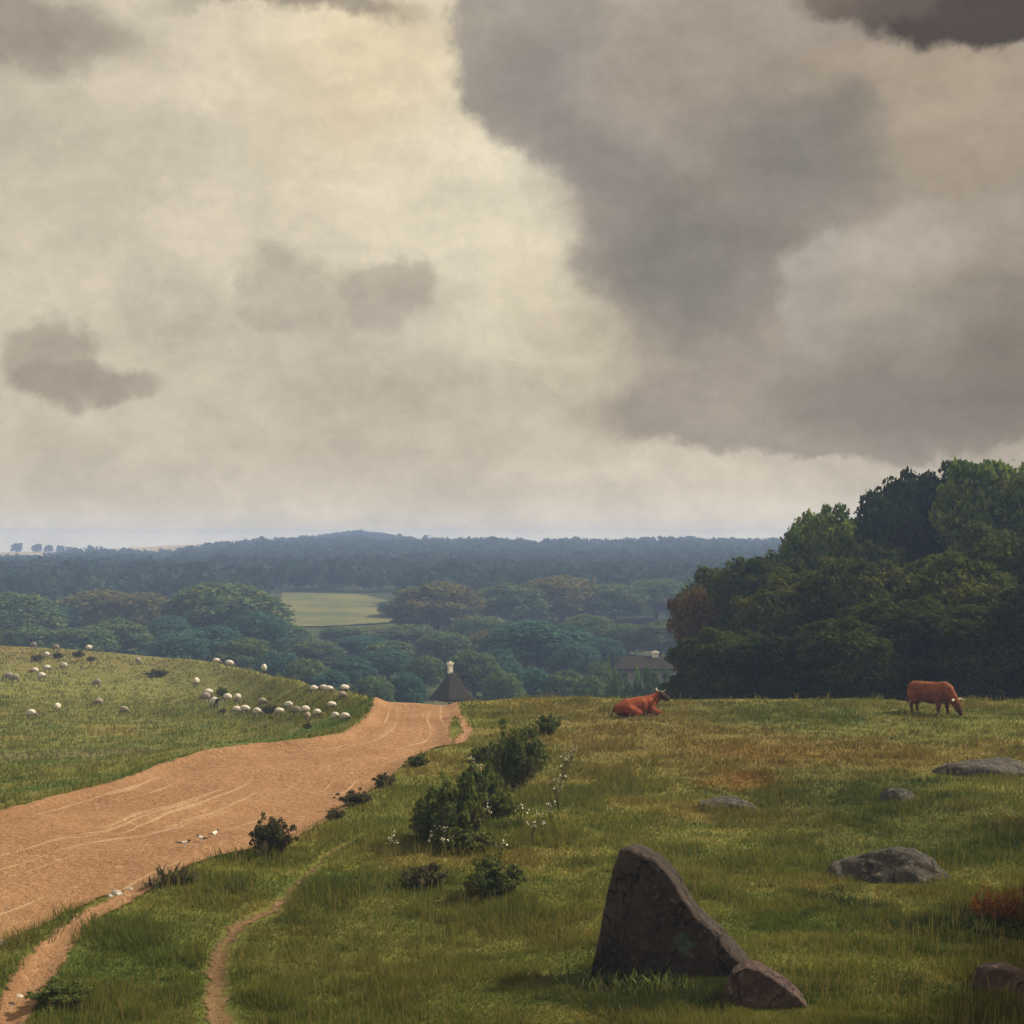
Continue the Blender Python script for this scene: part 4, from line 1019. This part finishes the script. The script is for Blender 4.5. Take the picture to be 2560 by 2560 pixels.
lie = grown([
    [(-.92, 0, .30, .26, 1.1), (-.55, 0, .38, .36, 1.05), (0, 0, .42, .40, 1.05), (.35, 0, .46, .38, .95), (.58, 0, .58, .28, .85)],
    [(.55, 0, .56, .29, .85), (.76, -.01, .70, .22), (.92, -.04, .82, .175)],
    [(.92, -.05, .84, .185), (1.06, -.08, .77, .16), (1.24, -.12, .64, .115)],
    [(.42, .26, .24, .16), (.82, .30, .13, .08), (.55, .36, .08, .06)], [(.42, -.26, .24, .16), (.82, -.30, .13, .08), (.55, -.36, .08, .06)],
    [(-.62, .28, .28, .24), (-.18, .42, .15, .11), (-.48, .48, .08, .065)], [(-.62, -.28, .28, .24), (-.18, -.42, .15, .11), (-.48, -.48, .08, .065)],
    [(.90, .10, .92, .055), (.86, .24, .90, .035)], [(.90, -.20, .92, .055), (.86, -.34, .90, .035)]])
g = ground(1598, 1789)
cow = link('lying_cow', lie, headred_m); tag(cow, 'orange red cow with dark head and pale horns lying on the grass', 'cow', 'red cattle')
cow.location = g; cow.rotation_euler = (0, 0, R(24)); cow.scale = (.92, .95, .90)
for sgn in (1, -1):
    v, f = tube([(.92, -.05 + .08 * sgn, .97), (.93, -.05 + .26 * sgn, 1.0), (.97, -.05 + .36 * sgn, 1.05), (1.0, -.05 + .38 * sgn, 1.14)], [.036, .030, .020, .007], 6)
    link('horn', mesh_np('horn', v, f, True), horn_m, cow)
v, f = tube([(-1.12, 0, .34), (-1.20, .05, .22), (-1.20, .18, .06), (-1.08, .30, .04)], [.045, .03, .026, .04], 6)
link('tail', mesh_np('tail', v, f, True), tail_m, cow)

# ------------------------------------------------------------------ sheep
def sheep_body(head_z):
    return chain_mesh([[(0, 0, .52, .19), (.30, 0, .54, .15), (.46, 0, (.54 + head_z) / 2 + .05, .10), (.58, 0, head_z, .085), (.72, 0, head_z - .09, .05)], [0, (-.30, 0, .52, .17)],
                       [1, (.26, .12, .36, .06), (.26, .12, .02, .035)], [1, (.26, -.12, .36, .06), (.26, -.12, .02, .035)], [5, (-.30, .13, .36, .07), (-.28, .13, .02, .035)], [5, (-.30, -.13, .36, .07), (-.28, -.13, .02, .035)],
                       [3, (.55, .10, head_z + .04, .02), (.53, .17, head_z + .02, .012)], [3, (.55, -.10, head_z + .04, .02), (.53, -.17, head_z + .02, .012)]], 0, 1)
up_me, down_me = sheep_body(.78), sheep_body(.30)
v, f = ICO3; fv = v * (1 + .09 * noise3(v * 3.2, 4) + .05 * noise3(v * 7, 6))[:, None]
fv = fv * np.array([.42, .28, .30]) + np.array([0, 0, .56]); fleece_me = mesh_np('fleece', fv, f, True)
SHEEP = [  # column, foot row, heading, head up, dark face, fleece w/g, scale, label
    (86, 1688, 200, 0, 0, 'w', 'white sheep near the left border, front left of the bright pair'), (118, 1681, 30, 0, 0, 'w', 'white sheep near the left border, front right of the bright pair'),
    (160, 1675, 150, 0, 0, 'w', 'white sheep just right of the bright pair in the upper flock'), (104, 1702, 10, 0, 0, 'w', 'small white sheep below the bright pair in the upper flock'),
    (222, 1623, 40, 1, 0, 'w', 'white sheep on the skyline at the right end of the upper flock'), (242, 1718, 170, 0, 0, 'g', 'greyish sheep alone below the right end of the upper flock'),
    (143, 1781, 80, 1, 0, 'w', 'white sheep low on the left hill, second from the left border'), (78, 1797, 10, 0, 0, 'w', 'white sheep lowest on the left hill near the left border'),
    (246, 1768, 200, 0, 0, 'g', 'grey sheep low on the left hill, left of two grey ones'), (308, 1788, 0, 0, 0, 'g', 'grey sheep low on the left hill, right of two grey ones'),
    (345, 1661, 90, 1, 0, 'g', 'grey sheep high on the middle of the left hill'), (38, 1706, 180, 0, 0, 'g', 'grey sheep close to the left border, right of a pair'), (22, 1702, 190, 0, 0, 'g', 'grey sheep closest to the left border'),
    (140, 1628, 170, 0, 0, 'g', 'greyish sheep on the crest in the middle of the upper flock'), (84, 1622, 160, 0, 0, 'g', 'greyish sheep on the crest at the left of the upper flock'), (118, 1648, 20, 0, 0, 'w', 'white sheep between the scrub of the upper flock'),
    (491, 1716, 70, 1, 1, 'w', 'white dark faced sheep alone above the left end of the lower flock'), (536, 1772, -50, 1, 1, 'w', 'large white dark faced sheep facing the viewer at the left end of the lower flock'),
    (568, 1757, 200, 0, 0, 'w', 'white sheep behind the large dark faced one'), (594, 1757, 90, 0, 0, 'w', 'white sheep topmost in the left part of the lower flock'), (611, 1786, 20, 0, 0, 'w', 'white sheep grazing right of the large dark faced one, right of two'),
    (592, 1788, 190, 0, 0, 'w', 'white sheep grazing right of the large dark faced one, left of two'), (643, 1793, 10, 0, 0, 'w', 'white sheep left of the brown scrub in the lower flock'), (657, 1767, 0, 0, 0, 'g', 'grey sheep just above the brown scrub of the lower flock'),
    (697, 1792, 20, 0, 0, 'w', 'white sheep just right of the brown scrub in the lower flock'), (722, 1776, 150, 0, 0, 'w', 'white sheep above the middle of the lower flock, right of the scrub'), (741, 1789, 160, 0, 0, 'g', 'greyish sheep right of the middle of the lower flock'),
    (762, 1788, 30, 0, 0, 'w', 'white sheep fourth from the right end of the lower flock'), (769, 1803, 80, 0, 0, 'g', 'greyish sheep below the white fourth one from the right'), (793, 1795, 20, 0, 0, 'w', 'bright white sheep third from the right end of the lower flock'),
    (828, 1776, 30, 0, 0, 'w', 'white sheep above the last two of the lower flock'), (839, 1804, 10, 0, 0, 'w', 'white sheep second from the right end of the lower flock'), (862, 1806, 10, 0, 0, 'w', 'last white sheep at the right end of the lower flock beside the road'),
    (541, 1664, 20, 0, 0, 'w', 'white sheep on the crest of the left hill, left of a pair'), (572, 1670, 15, 0, 0, 'w', 'white sheep on the crest of the left hill, right of a pair'), (660, 1684, 100, 1, 0, 'w', 'white sheep with raised head on the crest right of the pair'),
    (784, 1736, 170, 0, 0, 'w', 'white sheep left of three in a row near the crest above the road'), (808, 1734, 175, 0, 0, 'w', 'white sheep in the middle of three in a row near the crest'), (822, 1737, 10, 0, 0, 'w', 'white sheep right of three in a row near the crest'),
    (860, 1734, 40, 1, 0, 'w', 'white sheep with raised head close to the top of the road'), (856, 1751, 20, 0, 0, 'g', 'greyish sheep below the one with raised head at the top of the road'), (521, 1745, 190, 0, 0, 'w', 'small white sheep up left of the large dark faced one'),
    (515, 1755, 200, 0, 0, 'g', 'grey sheep left of the large dark faced one'),
]
for px, py, hd, upf, dk, fl, lab in SHEEP:
    g = ground(px, py)
    if g[1] > 160: g = at_dist(px, float(np.interp(px, CR[:, 0], CR[:, 2])) - 1.0)
    sm = up_me if upf else down_me
    o = link('sheep', sm, darkface_m if dk else face_m); o.material_slots[0].link = 'OBJECT'; o.material_slots[0].material = darkface_m if dk else face_m
    o.location = g; o.rotation_euler = (0, 0, R(hd)); k = .80 if px != 536 else .98
    k *= float(np.clip(g[1] / 105, .55, 1.05)); o.scale = (k, k, k)
    tag(o, lab, 'sheep', 'sheep grazing on the left hill'); var = np.random.default_rng(px * 7 + py).uniform(.86, 1.12, 3)
    fm = fleece_m if fl == 'w' else greyfleece_m
    fo = link('fleece', fleece_me, fm, o); fo.scale = (var[0], var[1], var[2] * .96); fo.location = (0, 0, .56 * (1 - var[2]) + .04); fo.rotation_euler = (0, R((var[0] - 1) * 60), 0); fo.material_slots[0].link = 'OBJECT'; fo.material_slots[0].material = fm

# ------------------------------------------------------------------ the two houses in the valley
def box(x0, x1, y0, y1, z0, z1):
    v = np.array([(x, y, z) for z in (z0, z1) for y in (y0, y1) for x in (x0, x1)], float)
    f = np.array([(0, 2, 3, 1), (4, 5, 7, 6), (0, 1, 5, 4), (2, 6, 7, 3), (0, 4, 6, 2), (1, 3, 7, 5)]); return v, f
def hip_roof(hx, hy, ridge, z0, z1, over, thick, sag=.12):
    """thatched hipped roof with rounded hips: stacked shrinking rings"""
    rings = []; n = 11
    for i in range(n):
        t_ = i / (n - 1); ax = (hx + over) * (1 - t_) + ridge * t_; ay = (hy + over) * (1 - t_) + .10 * t_; z = z0 + (z1 - z0) * (t_ ** 1.04)
        q = []
        for sx_, sy_ in ((1, 1), (-1, 1), (-1, -1), (1, -1)): q.append((ax * sx_, ay * sy_, z))
        P4 = np.array(q); rr = []
        for k in range(4):
            for u in np.linspace(0, 1, 8, endpoint=False): rr.append(P4[k] * (1 - u) + P4[(k + 1) % 4] * u)
        rings.append(np.array(rr))
    V = [rings[0] - (0, 0, thick)] + rings; m = 32; Fq = []
    V = np.vstack(V + [np.array([[0, 0, z1 + .05]]), np.array([[0, 0, z0 - thick]])])
    for i in range(n):
        for k in range(m): Fq.append((i * m + k, i * m + (k + 1) % m, (i + 1) * m + (k + 1) % m, (i + 1) * m + k))
    top = (n + 1) * m; T = [(n * m + k, n * m + (k + 1) % m, top) for k in range(m)] + [((k + 1) % m, k, top + 1) for k in range(m)]
    d = np.stack([noise3(V * 1.4, 40 + q) for q in range(3)], -1) * .05
    return V + d, [np.array(T), np.array(Fq)]
def cottage(name, base, rz, hx, hy, eave, ridge_z, ridge, label, chim, cap, wall_mat=lime_m, door=True):
    o = thing(name, base, label, 'house', None, rz)
    v, f = box(-hx, hx, -hy, hy, -1.0, eave); link('wall', mesh_np('wall', v, f), wall_mat, o)
    v, f = hip_roof(hx, hy, ridge, eave, ridge_z, .35, .22); rf = link('roof', mesh_np('roof', v, f, True), thatch_m, o)
    cx, cy, cw, c0, c1 = chim
    parts = [box(cx - cw, cx + cw, cy - cw * .8, cy + cw * .8, c0, c1 - .22), box(cx - cw - cap, cx + cw + cap, cy - cw * .8 - cap, cy + cw * .8 + cap, c1 - .22, c1)]
    parts.append(box(cx - cw * .45, cx + cw * .45, cy - cw * .4, cy + cw * .4, c1, c1 + .14))
    v, f = join(parts); link('chimney', mesh_np('chimney', v, f), lime_m, rf)
    for k, wx in enumerate(np.linspace(-hx * .7, hx * .7, 4)):
        if k == 1 and door:
            v, f = box(wx - .42, wx + .42, -hy - .05, -hy - .004, -.2, 1.75); link('door', mesh_np('door', v, f), wood_m, o); continue
        v, f = join([box(wx - .45, wx + .45, -hy - .06, -hy - .004, .75, .82), box(wx - .45, wx + .45, -hy - .06, -hy - .004, 1.48, 1.55), box(wx - .45, wx - .38, -hy - .06, -hy - .004, .82, 1.48), box(wx + .38, wx + .45, -hy - .06, -hy - .004, .82, 1.48), box(wx - .03, wx + .03, -hy - .06, -hy - .004, .82, 1.48)])
        wi = link('window', mesh_np('window', v, f), lime_m if wall_mat is wood_m else wood_m, o)
        v, f = box(wx - .38, wx + .38, -hy - .03, -hy - .002, .82, 1.48); link('pane', mesh_np('pane', v, f), glass_m, wi)
    return o
d = 150.0
def zrow(py, d): return EYE + (H0 - py) / F * d
b = at_dist(1130, d); bz = zrow(1745, d) - 1.9
cottage('cottage', (b[0], d, bz), R(38), 1.35, 1.25, zrow(1744, d) - bz, zrow(1681, d) - bz, .3, 'thatched cottage with a steep roof and white chimney at the top of the sandy road',
        (-.15, .1, .22, zrow(1692, d) - bz, zrow(1656, d) - bz), .08)
d = 188.0
b = at_dist(1605, d); bz = zrow(1672, d) - 1.85
cottage('farmhouse', (b[0], d, bz), R(4), 3.9, 2.3, zrow(1668, d) - bz, zrow(1641, d) - bz, 3.0, 'long low thatched farmhouse with a white chimney left of the wood',
        (1.75, 0, .42, zrow(1652, d) - bz, zrow(1630, d) - bz), .08, greywall_m)
# garden bushes round the farmhouse
for i, (px, py, hw, hp, lab) in enumerate([(1540, 1715, 40, 44, 'pale bush below the left end of the farmhouse'), (1600, 1722, 42, 42, 'bluish bush in front of the middle of the farmhouse'), (1655, 1722, 36, 46, 'green bush below the farmhouse chimney')]):
    dd = 140.0; gz = zrow(py, dd); s = dd / F; bse = at_dist(px, dd)
    hh = zrow(py - hp, dd) - bse[2]
    o = thing('shrub', bse, lab, 'bush', 'bushes by the farmhouse', i)
    for nm, k, mt in (('foliage', 'leaves', LEAF['mid']), ('stem', 'stems', bark_m)):
        c = link(nm, SHR[i % 3][k], mt, o); c.scale = (hw * s * 1.2, hw * s * 1.2, max(hh, .8)); c.material_slots[0].link = 'OBJECT'; c.material_slots[0].material = mt

# ------------------------------------------------------------------ the air
hz_m = bpy.data.materials.new('haze'); hz_m.use_nodes = True
t = NT(hz_m.node_tree); t.n.clear(); out = t.new('ShaderNodeOutputMaterial')
pv = t.new('ShaderNodeVolumePrincipled'); pv.inputs['Color'].default_value = (0.39, 0.56, 0.95, 1); pv.inputs['Density'].default_value = 0.0009
pv.inputs['Anisotropy'].default_value = 0.0
t.l.new(pv.outputs[0], out.inputs['Volume'])
v, f = box(-1180, 1180, -50, 1345, -22, 14.0)
hz = link('haze', mesh_np('haze', v, f), hz_m); hz['kind'] = 'stuff'; hz['label'] = 'thin blue haze lying over the valley'
